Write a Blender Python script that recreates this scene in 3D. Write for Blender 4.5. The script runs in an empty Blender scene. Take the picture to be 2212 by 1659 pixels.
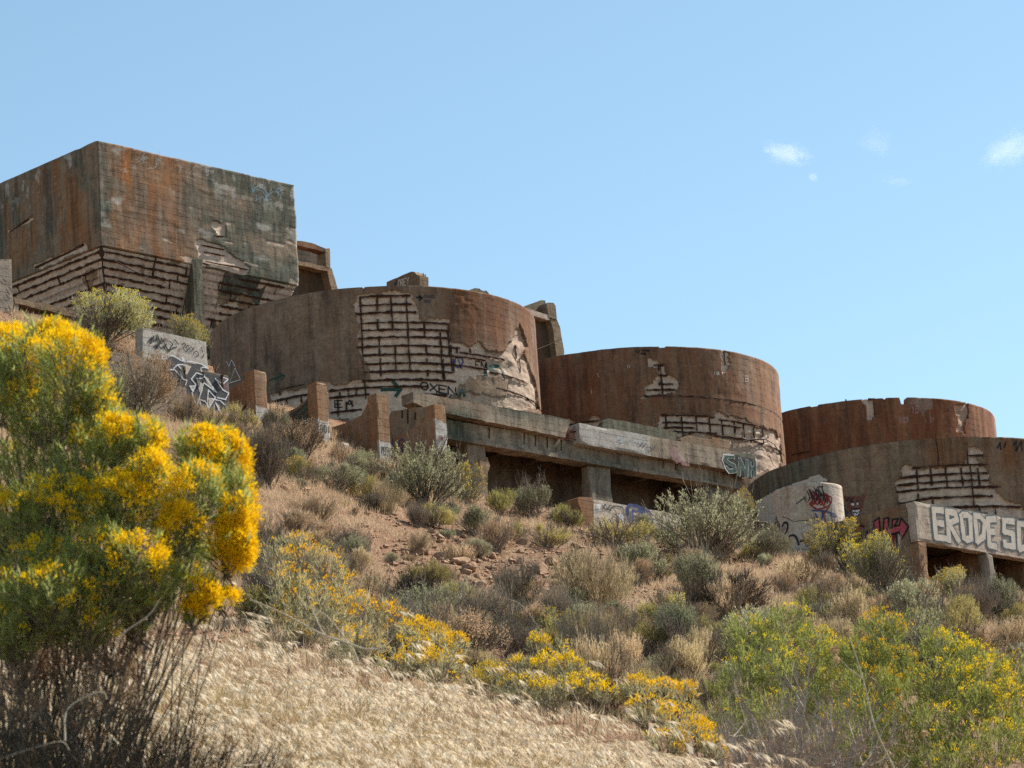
import bpy, bmesh, math, random
import numpy as np
from mathutils import Vector

EXPOSURE = 1.0
random.seed(7)
RNG = np.random.default_rng(11)
SC = bpy.context.scene
COL = SC.collection

# ------------------------------------------------------------------ camera
W, H, F = 2212.0, 1659.0, 7500.0
PITCH, ROLL = math.radians(15.0), 0.065
_f = np.array([0, math.cos(PITCH), math.sin(PITCH)])
_u0 = np.array([0, -math.sin(PITCH), math.cos(PITCH)])
_r0 = np.array([1.0, 0, 0])
CR = math.cos(ROLL) * _r0 - math.sin(ROLL) * _u0
CU = math.sin(ROLL) * _r0 + math.cos(ROLL) * _u0
CF = _f

def ray(px, py):
    """direction of a sight line, scaled to one metre of forward distance"""
    d = CF + (px - W / 2) / F * CR + (H / 2 - py) / F * CU
    return d / d[1]

def at_y(px, py, y): return ray(px, py) * y
def at_z(px, py, z):
    d = ray(px, py); return d * (z / d[2])
def project(p):
    p = np.asarray(p, float); k = p @ CF
    return W / 2 + F * (p @ CR) / k, H / 2 - F * (p @ CU) / k

def zconv(ox, oy, k):
    return lambda pts: [(ox + k * x, oy + k * y) for x, y in pts]
Z1 = zconv(0, 272.9, .3428)
Z2 = zconv(424.5, 545.8, .3564)
Z3 = zconv(1030.9, 667.1, .3016)
Z4 = zconv(1576.7, 818.7, .2873)
Z6 = zconv(1758.4, 1061.1, .20505)
Z7 = zconv(242.5, 697.3, .13706)
Z9 = zconv(818.6, 818.6, .10965)
ZD = lambda pts: list(pts)

cam = bpy.data.objects.new('camera', bpy.data.cameras.new('camera'))
COL.objects.link(cam)
cd = cam.data
cd.sensor_width = 36; cd.lens = 36 * F / W
cd.clip_start = .1; cd.clip_end = 20000
from mathutils import Matrix
M3 = Matrix(((CR[0], CU[0], -CF[0]), (CR[1], CU[1], -CF[1]), (CR[2], CU[2], -CF[2])))
cam.matrix_world = M3.to_4x4()
cd.dof.use_dof = True; cd.dof.focus_distance = 80; cd.dof.aperture_fstop = 14.0
SC.camera = cam

# ------------------------------------------------------------------ numpy noise
def _hash(ix, iy, iz, seed):
    h = (ix * 374761393 + iy * 668265263 + iz * 2147483647 + seed * 974634777) & 0xffffffff
    h = ((h ^ (h >> 13)) * 1274126177) & 0xffffffff
    h = ((h ^ (h >> 16)) * 2246822519) & 0xffffffff
    return ((h ^ (h >> 15)) & 0xffff) / 65535.0
def noise3(x, y, z, seed=0):
    x, y, z = np.broadcast_arrays(np.asarray(x, float), np.asarray(y, float), np.asarray(z, float))
    ix, iy, iz = np.floor(x).astype(np.int64), np.floor(y).astype(np.int64), np.floor(z).astype(np.int64)
    fx, fy, fz = x - ix, y - iy, z - iz
    fx, fy, fz = [t * t * (3 - 2 * t) for t in (fx, fy, fz)]
    r = 0
    for a in (0, 1):
        for b in (0, 1):
            for c in (0, 1):
                w = (fx if a else 1 - fx) * (fy if b else 1 - fy) * (fz if c else 1 - fz)
                r = r + w * _hash(ix + a, iy + b, iz + c, seed)
    return r * 2 - 1
def noise2(x, y, seed=0): return noise3(x, y, 0.37, seed)
def fbm(x, y, seed=0, o=3):
    r, a = 0, .6
    for i in range(o):
        r = r + a * noise2(x * 2**i, y * 2**i, seed + i); a *= .5
    return r
def sstep(a, b, x):
    t = np.clip((x - a) / (b - a), 0, 1); return t * t * (3 - 2 * t)

# ------------------------------------------------------------------ mesh building
def put_stain(me, A):
    ca = me.attributes.new('stain', 'FLOAT_COLOR', 'POINT'); ca.data.foreach_set('color', np.ascontiguousarray(np.asarray(A)[:, :4]).astype(np.float32).ravel())
    A = np.asarray(A)
    if A.shape[1] > 4: me.attributes.new('grime', 'FLOAT', 'POINT').data.foreach_set('value', np.ascontiguousarray(A[:, 4]).astype(np.float32))
    cb = me.attributes.new('wash', 'FLOAT', 'POINT'); cb.data.foreach_set('value', np.ascontiguousarray(np.asarray(A)[:, 3]).astype(np.float32))
class MB:
    def __init__(s): s.v = []; s.f = []; s.n = 0; s.at = []; s.mi = []
    def add(s, V, Fs, attr=None, mi=0):
        V = np.asarray(V, float).reshape(-1, 3)
        if not isinstance(Fs, list): Fs = [Fs]
        for Fa in Fs:
            Fa = np.asarray(Fa, np.int64)
            if Fa.size: s.f.append(Fa + s.n); s.mi.append(np.full(len(Fa), mi))
        s.v.append(V); s.n += len(V)
        at = np.zeros((len(V), 5))
        if attr is not None: at[:, :np.asarray(attr).shape[1]] = attr
        s.at.append(at)
        return s
    def mesh(s, name, smooth=False):
        me = bpy.data.meshes.new(name)
        V = np.concatenate(s.v); me.vertices.add(len(V)); me.vertices.foreach_set('co', V.ravel())
        tot = np.concatenate([np.full(len(a), a.shape[1]) for a in s.f])
        loops = np.concatenate([a.ravel() for a in s.f])
        me.loops.add(len(loops)); me.loops.foreach_set('vertex_index', loops.astype(np.int32))
        st = np.concatenate([[0], np.cumsum(tot)[:-1]])
        me.polygons.add(len(tot)); me.polygons.foreach_set('loop_start', st.astype(np.int32))
        me.polygons.foreach_set('loop_total', tot.astype(np.int32))
        me.polygons.foreach_set('material_index', np.concatenate(s.mi).astype(np.int32))
        me.update(calc_edges=True)
        me.polygons.foreach_set('use_smooth', np.full(len(tot), bool(smooth)))
        A = np.concatenate(s.at)
        if np.any(A):
            put_stain(me, A)
        me.validate(verbose=False)
        return me
    def build(s, name, mats, parent=None, smooth=False):
        me = s.mesh(name, smooth)
        for m in (mats if isinstance(mats, (list, tuple)) else [mats]): me.materials.append(m)
        return obj(name, me, parent)

def obj(name, data, parent=None):
    o = bpy.data.objects.new(name, data); COL.objects.link(o)
    if parent is not None: o.parent = parent
    return o
def tag(o, label=None, cat=None, group=None, kind=None):
    if label: o['label'] = label
    if cat: o['category'] = cat
    if group: o['group'] = group
    if kind: o['kind'] = kind
    return o
def thing(name, label, cat, loc=(0, 0, 0), group=None):
    o = bpy.data.objects.new(name, None); COL.objects.link(o); o.location = loc
    o.empty_display_size = .3
    return tag(o, label, cat, group)
def copy_tree(o, parent=None):
    c = o.copy(); COL.objects.link(c)
    if parent is not None: c.parent = parent
    for ch in o.children: copy_tree(ch, c)
    return c

def tubes(P, R, sides=3):
    """P (n,k,3) polylines, R (n,k) radii"""
    P = np.asarray(P, float); R = np.asarray(R, float); n, k, _ = P.shape
    T = np.gradient(P, axis=1); T /= np.linalg.norm(T, axis=2, keepdims=True) + 1e-9
    ref = np.where(np.abs(T[:, :, 2:3]) > .9, np.array([1.0, 0, 0]), np.array([0, 0, 1.0]))
    A = np.cross(T, ref); A /= np.linalg.norm(A, axis=2, keepdims=True) + 1e-9
    B = np.cross(T, A)
    an = np.arange(sides) * 2 * math.pi / sides
    V = P[:, :, None, :] + R[:, :, None, None] * (A[:, :, None, :] * np.cos(an)[None, None, :, None] + B[:, :, None, :] * np.sin(an)[None, None, :, None])
    idx = np.arange(n * k * sides).reshape(n, k, sides)
    nx = np.roll(idx, -1, axis=2)
    Fq = np.stack([idx[:, :-1], nx[:, :-1], nx[:, 1:], idx[:, 1:]], -1).reshape(-1, 4)
    return V.reshape(-1, 3), Fq
def unit(v):
    v = np.asarray(v, float); return v / (np.linalg.norm(v, axis=-1, keepdims=True) + 1e-9)
def diamonds(B, D, L, Wd, rng=RNG, mid=.5):
    B = np.asarray(B, float); n = len(B); D = unit(D)
    L = np.broadcast_to(np.asarray(L, float), (n,))[:, None]; Wd = np.broadcast_to(np.asarray(Wd, float), (n,))[:, None]
    S = unit(np.cross(D, rng.normal(size=(n, 3))))
    V = np.stack([B, B + D * L * mid + S * Wd / 2, B + D * L, B + D * L * mid - S * Wd / 2], 1)
    return V.reshape(-1, 3), np.arange(n * 4).reshape(n, 4)

# ------------------------------------------------------------------ panels (a surface with its own s,t metres)
class Plane:
    def __init__(s, O, U, V=(0, 0, 1), N=None):
        s.O = np.asarray(O, float); s.U = unit(U); s.V = unit(V)
        s.N = unit(np.cross(s.U, s.V)) if N is None else unit(N)
        if s.N @ s.O > 0 and N is None: s.N = -s.N       # facing the camera
    def hit(s, px, py):
        d = ray(px, py); k = (s.O @ s.N) / (d @ s.N); P = d * k - s.O
        A = np.stack([s.U, s.V], 1)
        return tuple(np.linalg.lstsq(A, P, rcond=None)[0])
    def map(s, S, T, off=0):
        S = np.asarray(S, float)[..., None]; T = np.asarray(T, float)[..., None]; off = np.asarray(off, float)[..., None]
        return s.O + S * s.U + T * s.V + off * s.N
class Cyl:
    def __init__(s, C, R): s.C = np.asarray(C, float); s.R = R
    def hit(s, px, py):
        d = ray(px, py); a = d[0]**2 + d[1]**2; b = -2 * (d[0] * s.C[0] + d[1] * s.C[1]); c = s.C[0]**2 + s.C[1]**2 - s.R**2
        D = b * b - 4 * a * c
        k = (-b - math.sqrt(max(D, 0))) / (2 * a)
        P = d * k; ph = math.atan2(P[0] - s.C[0], -(P[1] - s.C[1]))
        return ph * s.R, P[2] - s.C[2]
    def map(s, S, T, off=0):
        ph = np.asarray(S, float) / s.R; r = s.R + np.asarray(off, float)
        ph, T, r = np.broadcast_arrays(ph, np.asarray(T, float), r)
        return np.stack([s.C[0] + r * np.sin(ph), s.C[1] - r * np.cos(ph), s.C[2] + T], -1)

def pip(S, T, poly):
    """vectorised point in polygon"""
    S = np.asarray(S); T = np.asarray(T); r = np.zeros(S.shape, bool); n = len(poly)
    for i in range(n):
        x0, y0 = poly[i]; x1, y1 = poly[(i + 1) % n]
        if y0 == y1: continue
        c = ((y0 > T) != (y1 > T)) & (S < (x1 - x0) * (T - y0) / (y1 - y0) + x0)
        r ^= c
    return r
def softmask(panel, polys, S, T, seed, jit=.10, fr=2.2):
    m = np.zeros(S.shape, bool)
    js = fbm(S * fr, T * fr, seed, 4) * jit * 2; jt = fbm(S * fr, T * fr, seed + 9, 4) * jit * 2
    for pl in polys: m |= pip(S + js, T + jt, [panel.hit(*p) for p in pl])
    return m.astype(float)

def wall_mesh(panel, svals, tbot, ttop, nt, disp, attr, back, closed=False, s_of=None):
    """front grid, flat back, top/bottom/end strips: one closed solid.  tbot/ttop are arrays over svals.
    disp(S,T)->offset, attr(S,T)->(…,4); back = thickness"""
    s = np.asarray(svals, float); n = len(s)
    tb = np.broadcast_to(tbot, (n,)); tt = np.broadcast_to(ttop, (n,))
    a = np.linspace(0, 1, nt)
    T = tb[:, None] * (1 - a) + tt[:, None] * a
    S = np.repeat(s[:, None], nt, 1) if s_of is None else s_of(s[:, None], T)
    off = disp(S, T)
    Vf = panel.map(S, T, off); At = attr(S, T)
    Sb = S[:, [0, -1]]; Tb = T[:, [0, -1]]
    Vb = panel.map(Sb, Tb, -back * np.ones_like(Sb)); Ab = np.array(At[:, [0, -1]]); Ab[..., 2] = 0
    nf = n * nt
    V = np.concatenate([Vf.reshape(-1, 3), Vb.reshape(-1, 3)]); A = np.concatenate([At.reshape(-1, At.shape[-1]), Ab.reshape(-1, At.shape[-1])])
    I = np.arange(nf).reshape(n, nt); J = nf + np.arange(n * 2).reshape(n, 2)
    def q(a, b, c, d): return np.stack([a, b, c, d], -1).reshape(-1, 4)
    if closed: i0 = np.arange(n); i1 = np.roll(i0, -1)
    else: i0 = np.arange(n - 1); i1 = i0 + 1
    Fs = [q(I[i0][:, :-1], I[i1][:, :-1], I[i1][:, 1:], I[i0][:, 1:]),
          q(J[i0, 0], J[i0, 1], J[i1, 1], J[i1, 0]),
          q(I[i0, -1], I[i1, -1], J[i1, 1], J[i0, 1]), q(I[i0, 0], J[i0, 0], J[i1, 0], I[i1, 0])]
    mb = MB().add(V, Fs, A)
    if not closed:
        for e, fl in ((0, 0), (n - 1, 1)):
            ring = np.concatenate([I[e], J[e][::-1]])
            if fl: ring = ring[::-1]
            mb.f.append(ring[None, ::-1]); mb.mi.append(np.zeros(1))
    return mb

def block_geo(O, U, V, Wv, lu, lv, lw, step=.12, amp=.006, seed=0, chip=.03):
    """box from corner O along three axes; surface lattice with worn edges"""
    O = np.asarray(O, float); U, V, Wv = np.asarray(U, float), np.asarray(V, float), np.asarray(Wv, float)
    n = [max(1, int(round(l / step))) for l in (lu, lv, lw)]
    n = [min(k, 90) for k in n]
    ids = {}; C = []; Fq = []
    def vid(i, j, k):
        key = (i, j, k)
        if key not in ids: ids[key] = len(C); C.append(key)
        return ids[key]
    for ax in range(3):
        b, c = [x for x in range(3) if x != ax]
        for side in (0, n[ax]):
            for i in range(n[b]):
                for j in range(n[c]):
                    q = []
                    for di, dj in ((0, 0), (1, 0), (1, 1), (0, 1)):
                        k = [0, 0, 0]; k[ax] = side; k[b] = i + di; k[c] = j + dj; q.append(vid(*k))
                    if (side == 0) ^ (ax == 1): q = q[::-1]
                    Fq.append(q)
    C = np.array(C, float); ext = (C == 0) | (C == np.array(n)); edge = ext.sum(1) >= 2
    P = C / np.array(n) * np.array([lu, lv, lw])
    X = O + P[:, :1] * U + P[:, 1:2] * V + P[:, 2:] * Wv
    cen = O + .5 * (lu * U + lv * V + lw * Wv)
    nz = np.stack([noise3(X[:, 0] * 3, X[:, 1] * 3, X[:, 2] * 3, seed + i) for i in range(3)], 1)
    X = X + nz * amp
    ch = np.clip(noise3(X[:, 0] * 2.3, X[:, 1] * 2.3, X[:, 2] * 2.3, seed + 5) + .05, 0, 1) * chip * edge
    inn = np.zeros_like(P)
    for ax, (D, l) in enumerate(((U, lu), (V, lv), (Wv, lw))):
        sg = np.where(C[:, ax] == 0, 1, np.where(C[:, ax] == n[ax], -1, 0)) * min(1, l / .2)
        X = X + (sg * ch)[:, None] * D
    return X, np.array(Fq)
def block(name, mat, parent, *a, fat=None, **k):
    X, Fq = block_geo(*a, **k)
    at = None
    if fat is not None: at = fat(X)
    return MB().add(X, Fq, at).build(name, mat, parent)

def prism(name, mat, parent, panel, pts, thick, fat=None, sub=.2, seed=0, amp=.008, off=0.0):
    """an outline given on a panel, given real thickness behind it, edges cut into short pieces and worn"""
    ps = []
    for i in range(len(pts)):
        a, b = np.array(pts[i]), np.array(pts[(i + 1) % len(pts)])
        m = max(1, int(np.linalg.norm(b - a) / sub))
        for j in range(m): ps.append(a + (b - a) * j / m)
    ps = np.array(ps)
    ps = ps + amp * 1.5 * np.stack([noise2(ps[:, 0] * 4, ps[:, 1] * 4, seed), noise2(ps[:, 0] * 4, ps[:, 1] * 4, seed + 1)], 1)
    bm = bmesh.new()
    A = [bm.verts.new(p) for p in panel.map(ps[:, 0], ps[:, 1], np.full(len(ps), off))]
    B = [bm.verts.new(p) for p in panel.map(ps[:, 0], ps[:, 1], np.full(len(ps), off - thick))]
    bm.faces.new(A); bm.faces.new(B[::-1])
    n = len(A)
    for i in range(n): bm.faces.new((A[i], B[i], B[(i + 1) % n], A[(i + 1) % n]))
    bmesh.ops.recalc_face_normals(bm, faces=bm.faces)
    bmesh.ops.triangulate(bm, faces=[f for f in bm.faces if len(f.verts) > 4])
    me = bpy.data.meshes.new(name)
    bm.to_mesh(me); bm.free()
    if fat is not None:
        co = np.array([v.co[:] for v in me.vertices]); at = fat(co)
        put_stain(me, at)
    me.materials.append(mat)
    return obj(name, me, parent)
def prism_px(name, mat, parent, panel, px, thick, **k):
    return prism(name, mat, parent, panel, [panel.hit(*p) for p in px], thick, **k)

# ------------------------------------------------------------------ materials
class NT:
    def __init__(s, m):
        s.t = m.node_tree; s.t.nodes.clear()
        s.out = s.n('ShaderNodeOutputMaterial')
    def n(s, kind, **k):
        nd = s.t.nodes.new(kind)
        for a, b in k.items():
            if a.startswith('i_'):
                key = a[2:]; key = int(key) if key.isdigit() else key.replace('_', ' ')
                nd.inputs[key].default_value = b
            else: setattr(nd, a, b)
        return nd
    def l(s, a, b): s.t.links.new(a, b)
    def pos(s, scale, loc=(0, 0, 0), obj_space=False):
        g = s.n('ShaderNodeTexCoord').outputs['Object'] if obj_space else s.n('ShaderNodeNewGeometry').outputs['Position']
        m = s.n('ShaderNodeMapping'); m.inputs['Scale'].default_value = scale; m.inputs['Location'].default_value = loc
        s.l(g, m.inputs[0]); return m.outputs[0]
    def noise(s, vec, scale=1, detail=5, rough=.6, dist=0):
        x = s.n('ShaderNodeTexNoise'); x.inputs['Scale'].default_value = scale; x.inputs['Detail'].default_value = detail
        x.inputs['Roughness'].default_value = rough; x.inputs['Distortion'].default_value = dist
        s.l(vec, x.inputs['Vector']); return x.outputs['Fac']
    def ramp(s, fac, a, b, lo=0., hi=1.):
        r = s.n('ShaderNodeMapRange'); r.inputs[1].default_value = a; r.inputs[2].default_value = b
        r.inputs[3].default_value = lo; r.inputs[4].default_value = hi; s.l(fac, r.inputs[0]); return r.outputs[0]
    def math(s, op, a, b=None, clamp=False):
        m = s.n('ShaderNodeMath', operation=op, use_clamp=clamp)
        for i, x in enumerate((a, b)):
            if x is None: continue
            if isinstance(x, (int, float)): m.inputs[i].default_value = x
            else: s.l(x, m.inputs[i])
        return m.outputs[0]
    def mix(s, fac, a, b, mode='MIX'):
        m = s.n('ShaderNodeMix', data_type='RGBA', blend_type=mode)
        for i, x in ((0, fac), (6, a), (7, b)):
            if isinstance(x, (int, float)): m.inputs[i].default_value = x
            elif isinstance(x, tuple): m.inputs[i].default_value = (*x[:3], 1)
            else: s.l(x, m.inputs[i])
        return m.outputs[2]
    def done(s, color, rough=.95, bump=None, bstr=.4, bdist=.02, spec=.15):
        p = s.n('ShaderNodeBsdfPrincipled')
        if isinstance(color, tuple): p.inputs['Base Color'].default_value = (*color, 1)
        else: s.l(color, p.inputs['Base Color'])
        p.inputs['Roughness'].default_value = rough; p.inputs['Specular IOR Level'].default_value = spec
        if bump is not None:
            b = s.n('ShaderNodeBump'); b.inputs['Strength'].default_value = bstr; b.inputs['Distance'].default_value = bdist
            s.l(bump, b.inputs['Height']); s.l(b.outputs[0], p.inputs['Normal'])
        s.l(p.outputs[0], s.out.inputs[0])
def newmat(name):
    m = bpy.data.materials.new(name); m.use_nodes = True
    return m, NT(m)

def concrete(name, base=(.20, .15, .11), base2=(.15, .10, .07), rust=(.22, .085, .035), dark=(.035, .03, .026), green=(.10, .115, .09),
             pale=(.42, .38, .33), spall=(.60, .48, .39), rust_amt=.5, dark_amt=.4, pale_amt=.15, seed=0., board=.0):
    m, t = newmat(name)
    st = t.pos((2.2, 2.2, .34), (seed, seed * .7, 0)); st2 = t.pos((6, 6, .8), (seed * 2, 3, 0)); iso = t.pos((1, 1, 1), (seed, 0, 0))
    at = t.n('ShaderNodeAttribute', attribute_name='stain'); sep = t.n('ShaderNodeSeparateColor'); t.l(at.outputs['Color'], sep.inputs[0])
    aR, aG, aB, aA = sep.outputs[0], sep.outputs[1], sep.outputs[2], t.n('ShaderNodeAttribute', attribute_name='wash').outputs['Fac']
    big = t.noise(iso, .55, 5, .65); mid = t.noise(iso, 2.6, 6, .7, .4); fine = t.noise(iso, 22, 4, .7)
    s1 = t.noise(st, 1, 5, .6, .3); s2 = t.noise(st2, 1, 4, .6); s3 = t.noise(t.pos((3, 3, .35), (seed + 9, 2, 0)), 1, 5, .65, .3)
    c = t.mix(t.ramp(t.math('ADD', t.math('MULTIPLY', mid, .6), t.math('MULTIPLY', big, .4)), .38, .60), base, base2)
    # rust wash: broad vertical streaks, stronger where the attribute says so
    rm = t.math('ADD', t.math('MULTIPLY', t.ramp(t.math('ADD', s1, t.math('MULTIPLY', big, .35)), .58, .85), rust_amt), t.math('MULTIPLY', aR, t.ramp(s1, .30, .60)), True)
    c = t.mix(rm, c, t.mix(t.ramp(s2, .35, .7), rust, tuple(x * .62 for x in rust)))
    c = t.mix(t.math('MULTIPLY', aG, t.ramp(mid, .2, .45)), c, t.mix(t.ramp(s2, .4, .6), green, tuple(x * .45 for x in green)))
    dm = t.math('MULTIPLY', t.ramp(t.math('ADD', s3, t.math('MULTIPLY', mid, .25)), .60, .80), dark_amt, True)
    c = t.mix(dm, c, dark)
    pm = t.math('MULTIPLY', t.math('MULTIPLY', t.ramp(s2, .60, .78), t.ramp(mid, .45, .62)), pale_amt)
    c = t.mix(pm, c, pale)
    # bare inner concrete where the skin has fallen off, and old pale paint
    sp = t.mix(t.ramp(mid, .32, .68), spall, tuple(x * .66 for x in spall))
    sp = t.mix(t.math('MULTIPLY', t.ramp(s1, .52, .74), .55), sp, (.24, .13, .08))
    c = t.mix(t.ramp(aB, .3, .7), c, sp)
    gr = t.n('ShaderNodeAttribute', attribute_name='grime').outputs['Fac']
    c = t.mix(t.math('MULTIPLY', gr, t.ramp(t.noise(t.pos((1, 1, 1), (seed, 5, 5)), 9, 4, .7), .35, .55)), c, (.075, .038, .024))
    c = t.mix(t.math('MULTIPLY', aA, t.ramp(fine, .25, .45)), c, t.mix(t.ramp(mid, .4, .7), (.43, .42, .40), (.33, .32, .30)))
    s4 = t.noise(t.pos((14, 14, .35), (seed + 4, 1, 0)), 1, 4, .7, .2)
    c = t.mix(.28, c, t.mix(t.ramp(s4, .34, .66), (.70, .68, .66), (1.26, 1.24, 1.22)), 'MULTIPLY')
    c = t.mix(.8, c, t.mix(t.ramp(fine, .3, .7), (.66, .66, .66), (1.2, 1.18, 1.16)), 'MULTIPLY')
    md = t.noise(t.pos((1, 1, 1.4), (seed, 8, 3)), 6, 6, .75, .5)
    c = t.mix(.8, c, t.mix(t.ramp(md, .35, .65), (.74, .73, .71), (1.16, 1.15, 1.13)), 'MULTIPLY')
    bumpv = t.math('ADD', t.math('MULTIPLY', mid, .7), t.math('MULTIPLY', fine, .35))
    # faint marks of the form boards
    g = t.n('ShaderNodeNewGeometry'); sx = t.n('ShaderNodeSeparateXYZ'); t.l(g.outputs['Position'], sx.inputs[0])
    fr = t.math('FRACT', t.math('ADD', t.math('MULTIPLY', sx.outputs[2], 1 / .24), t.math('MULTIPLY', mid, .15)))
    ln = t.math('MULTIPLY', t.ramp(fr, 0, .10, 1, 0), t.ramp(s3, .4, .6))
    c = t.mix(t.math('MULTIPLY', ln, .35 + board), c, (.05, .04, .035))
    bumpv = t.math('SUBTRACT', bumpv, t.math('MULTIPLY', ln, .5))
    t.done(c, .93, bumpv, .55, .035)
    return m
def plain(name, col, col2=None, scale=6, rough=.9, bstr=.3):
    m, t = newmat(name)
    f = t.noise(t.pos((1, 1, 1)), scale, 5, .65)
    t.done(t.mix(t.ramp(f, .35, .65), col, col2 or tuple(x * .6 for x in col)), rough, f, bstr, .02)
    return m
def leafmat(name, c1, c2, trans=.35, c3=None, scale=2.5, per_obj=.35):
    """two-tone leaf with some light passing through it"""
    m, t = newmat(name)
    oi = t.n('ShaderNodeObjectInfo').outputs['Random']
    f = t.noise(t.pos((1, 1, 1)), scale, 3, .6); f2 = t.noise(t.pos((1, 1, 1), (5, 5, 5)), scale * 9, 2, .5)
    c = t.mix(t.ramp(f, .35, .65), c1, c2)
    c = t.mix(t.ramp(f2, .45, .75), c, c3 or tuple(min(1, x * 1.4) for x in c1))
    hs = t.n('ShaderNodeHueSaturation'); t.l(c, hs.inputs['Color'])
    t.l(t.ramp(oi, 0, 1, 1 - per_obj, 1 + per_obj), hs.inputs['Value'])
    t.l(t.ramp(t.math('FRACT', t.math('MULTIPLY', oi, 7.3)), 0, 1, .485, .515), hs.inputs['Hue'])
    c = hs.outputs[0]
    a = t.n('ShaderNodeBsdfDiffuse'); b = t.n('ShaderNodeBsdfTranslucent'); t.l(c, a.inputs[0]); t.l(c, b.inputs[0])
    mx = t.n('ShaderNodeMixShader'); mx.inputs[0].default_value = trans
    t.l(a.outputs[0], mx.inputs[1]); t.l(b.outputs[0], mx.inputs[2]); t.l(mx.outputs[0], t.out.inputs[0])
    return m
# ------------------------------------------------------------------ world, sun
SUN_PHI, SUN_EL = math.radians(122), math.radians(44)     # phi: from straight toward the camera, round to the east side
sdir = np.array([math.sin(SUN_PHI) * math.cos(SUN_EL), -math.cos(SUN_PHI) * math.cos(SUN_EL), math.sin(SUN_EL)])
w = bpy.data.worlds.new('World'); SC.world = w; w.use_nodes = True
wt = w.node_tree; wt.nodes.clear()
wo = wt.nodes.new('ShaderNodeOutputWorld'); bg = wt.nodes.new('ShaderNodeBackground'); sky = wt.nodes.new('ShaderNodeTexSky')
sky.sky_type = 'NISHITA'; sky.sun_disc = False; sky.sun_elevation = SUN_EL
sky.sun_rotation = math.atan2(sdir[0], sdir[1])
sky.altitude = 1600; sky.air_density = 1.0; sky.dust_density = .6; sky.ozone_density = 1.0
bg.inputs['Strength'].default_value = .104
tint = wt.nodes.new('ShaderNodeMix'); tint.data_type = 'RGBA'; tint.blend_type = 'MULTIPLY'; tint.inputs[0].default_value = 1; tint.inputs[7].default_value = (1.015, 1.055, .90, 1)
wt.links.new(sky.outputs[0], tint.inputs[6]); wt.links.new(tint.outputs[2], bg.inputs[0]); wt.links.new(bg.outputs[0], wo.inputs[0])
sl = bpy.data.lights.new('sun', 'SUN'); sl.energy = 5.0; sl.angle = math.radians(.53); sl.color = (1, .93, .83)
so = obj('sun', sl); so.rotation_euler = Vector(sdir).to_track_quat('Z', 'Y').to_euler()
SC.view_settings.view_transform = 'Standard'; SC.view_settings.look = 'None'; SC.view_settings.gamma = 1
SC.view_settings.exposure = EXPOSURE if 'EXPOSURE' in globals() else 0.0
SC.cycles.use_denoising = False
SC.cycles.max_bounces = 6; SC.cycles.transparent_max_bounces = 8; SC.cycles.diffuse_bounces = 3
SC.cycles.sample_clamp_indirect = 4

# ------------------------------------------------------------------ terrain height
RA = unit([.7071, .7071])                  # the mill's terraces run along this line
PL0 = at_y(893, 848, 108.5)                # near top corner of the long platform
def row_p(x, y): return -(x - PL0[0]) * RA[1] + (y - PL0[1]) * RA[0]     # distance behind the platform's face
def row_s(x, y): return (x - PL0[0]) * RA[0] + (y - PL0[1]) * RA[1]
_prof_y = [-3000, -200, -30, 0, 8, 12.5, 20, 26, 45, 60, 85, 105, 118, 170, 320, 700, 4000]
_prof_z = [-30, -12, -2.2, -1.6, .2, 1.8, 3.2, 3.7, 7, 11.3, 18.6, 24.5, 28.4, 28.6, 12, -10, -60]
def base_z(x, y):
    yy = y - .18 * np.clip(x, -40, 40) * sstep(30, 80, y)
    return np.interp(yy, _prof_y, _prof_z)
_anc = [(972, 1042, 106), (845, 1012, 104.2), (715, 962, 102.4), (575, 912, 100.6), (490, 905, 99), (400, 905, 97), (250, 900, 94),
        (100, 900, 92), (1080, 1100, 104), (1250, 1135, 102), (1470, 1165, 103), (1640, 1195, 101), (1820, 1225, 100.5), (1990, 1285, 99), (2200, 1305, 98),
        (1000, 1200, 85), (1250, 1230, 85), (1500, 1330, 76), (1700, 1290, 86), (2000, 1400, 76), (2200, 1400, 78), (700, 1300, 64), (600, 1150, 77), (560, 1010, 88),
        (750, 1110, 88), (800, 1220, 77), (560, 1330, 57), (1000, 1450, 55), (900, 1350, 64), (1200, 1370, 66), (1300, 1480, 56), (1700, 1550, 50), (2200, 1500, 60), (1900, 1480, 62),
        (300, 1200, 70), (150, 1250, 66),
        (500, 1345, 18), (700, 1392, 18.4), (1000, 1478, 19), (1300, 1550, 19.6), (1600, 1668, 19), (500, 1659, 13.3), (900, 1659, 13.8), (1250, 1659, 14.6),
        (0, 1345, 17), (0, 1659, 12), (250, 1345, 17.5), (250, 1659, 12.6), (700, 1520, 15.6), (1000, 1570, 16.2)]
AP = np.array([at_y(*a) for a in _anc])
_m = AP[:, 1] < 22; AP[_m, 2] -= .35 + .09 * sstep(-1.4, -.2, AP[_m, 0]) * sstep(12, 17, AP[_m, 1]) + .035 * np.clip(AP[_m, 0] + .5, 0, 3)
for i, a in enumerate(_anc):
    if a[:2] in ((1600, 1668), (1300, 1550)): AP[i, 2] -= .10
_extra = []
for x in (-6, -3, 0, 3, 6): _extra += [(x, 25, 3.35 - .09 * x), (x, 34, 4.7 - .07 * x), (x, 5, -.8), (x, 0, -1.6)]
for x in (2.5, 4.5, 7): _extra += [(x, 14, 1.45 - .12 * (x - 2)), (x, 19, 2.2 - .1 * (x - 2))]
for y in (12.5, 17.5): _extra += [(-4, y, base_z(-4, y) + .15)]
AP = np.vstack([AP, np.array(_extra)])
def _k(r2): return r2 * np.log(r2 + 1e-6)
def _q(x, y):          # stretch near ground so both scales matter
    return np.stack([x * 1.0, 26 * np.log(np.clip(y, -4, None) + 8.0)], -1)
_Q = _q(AP[:, 0], AP[:, 1]); _R = AP[:, 2] - base_z(AP[:, 0], AP[:, 1])
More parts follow.
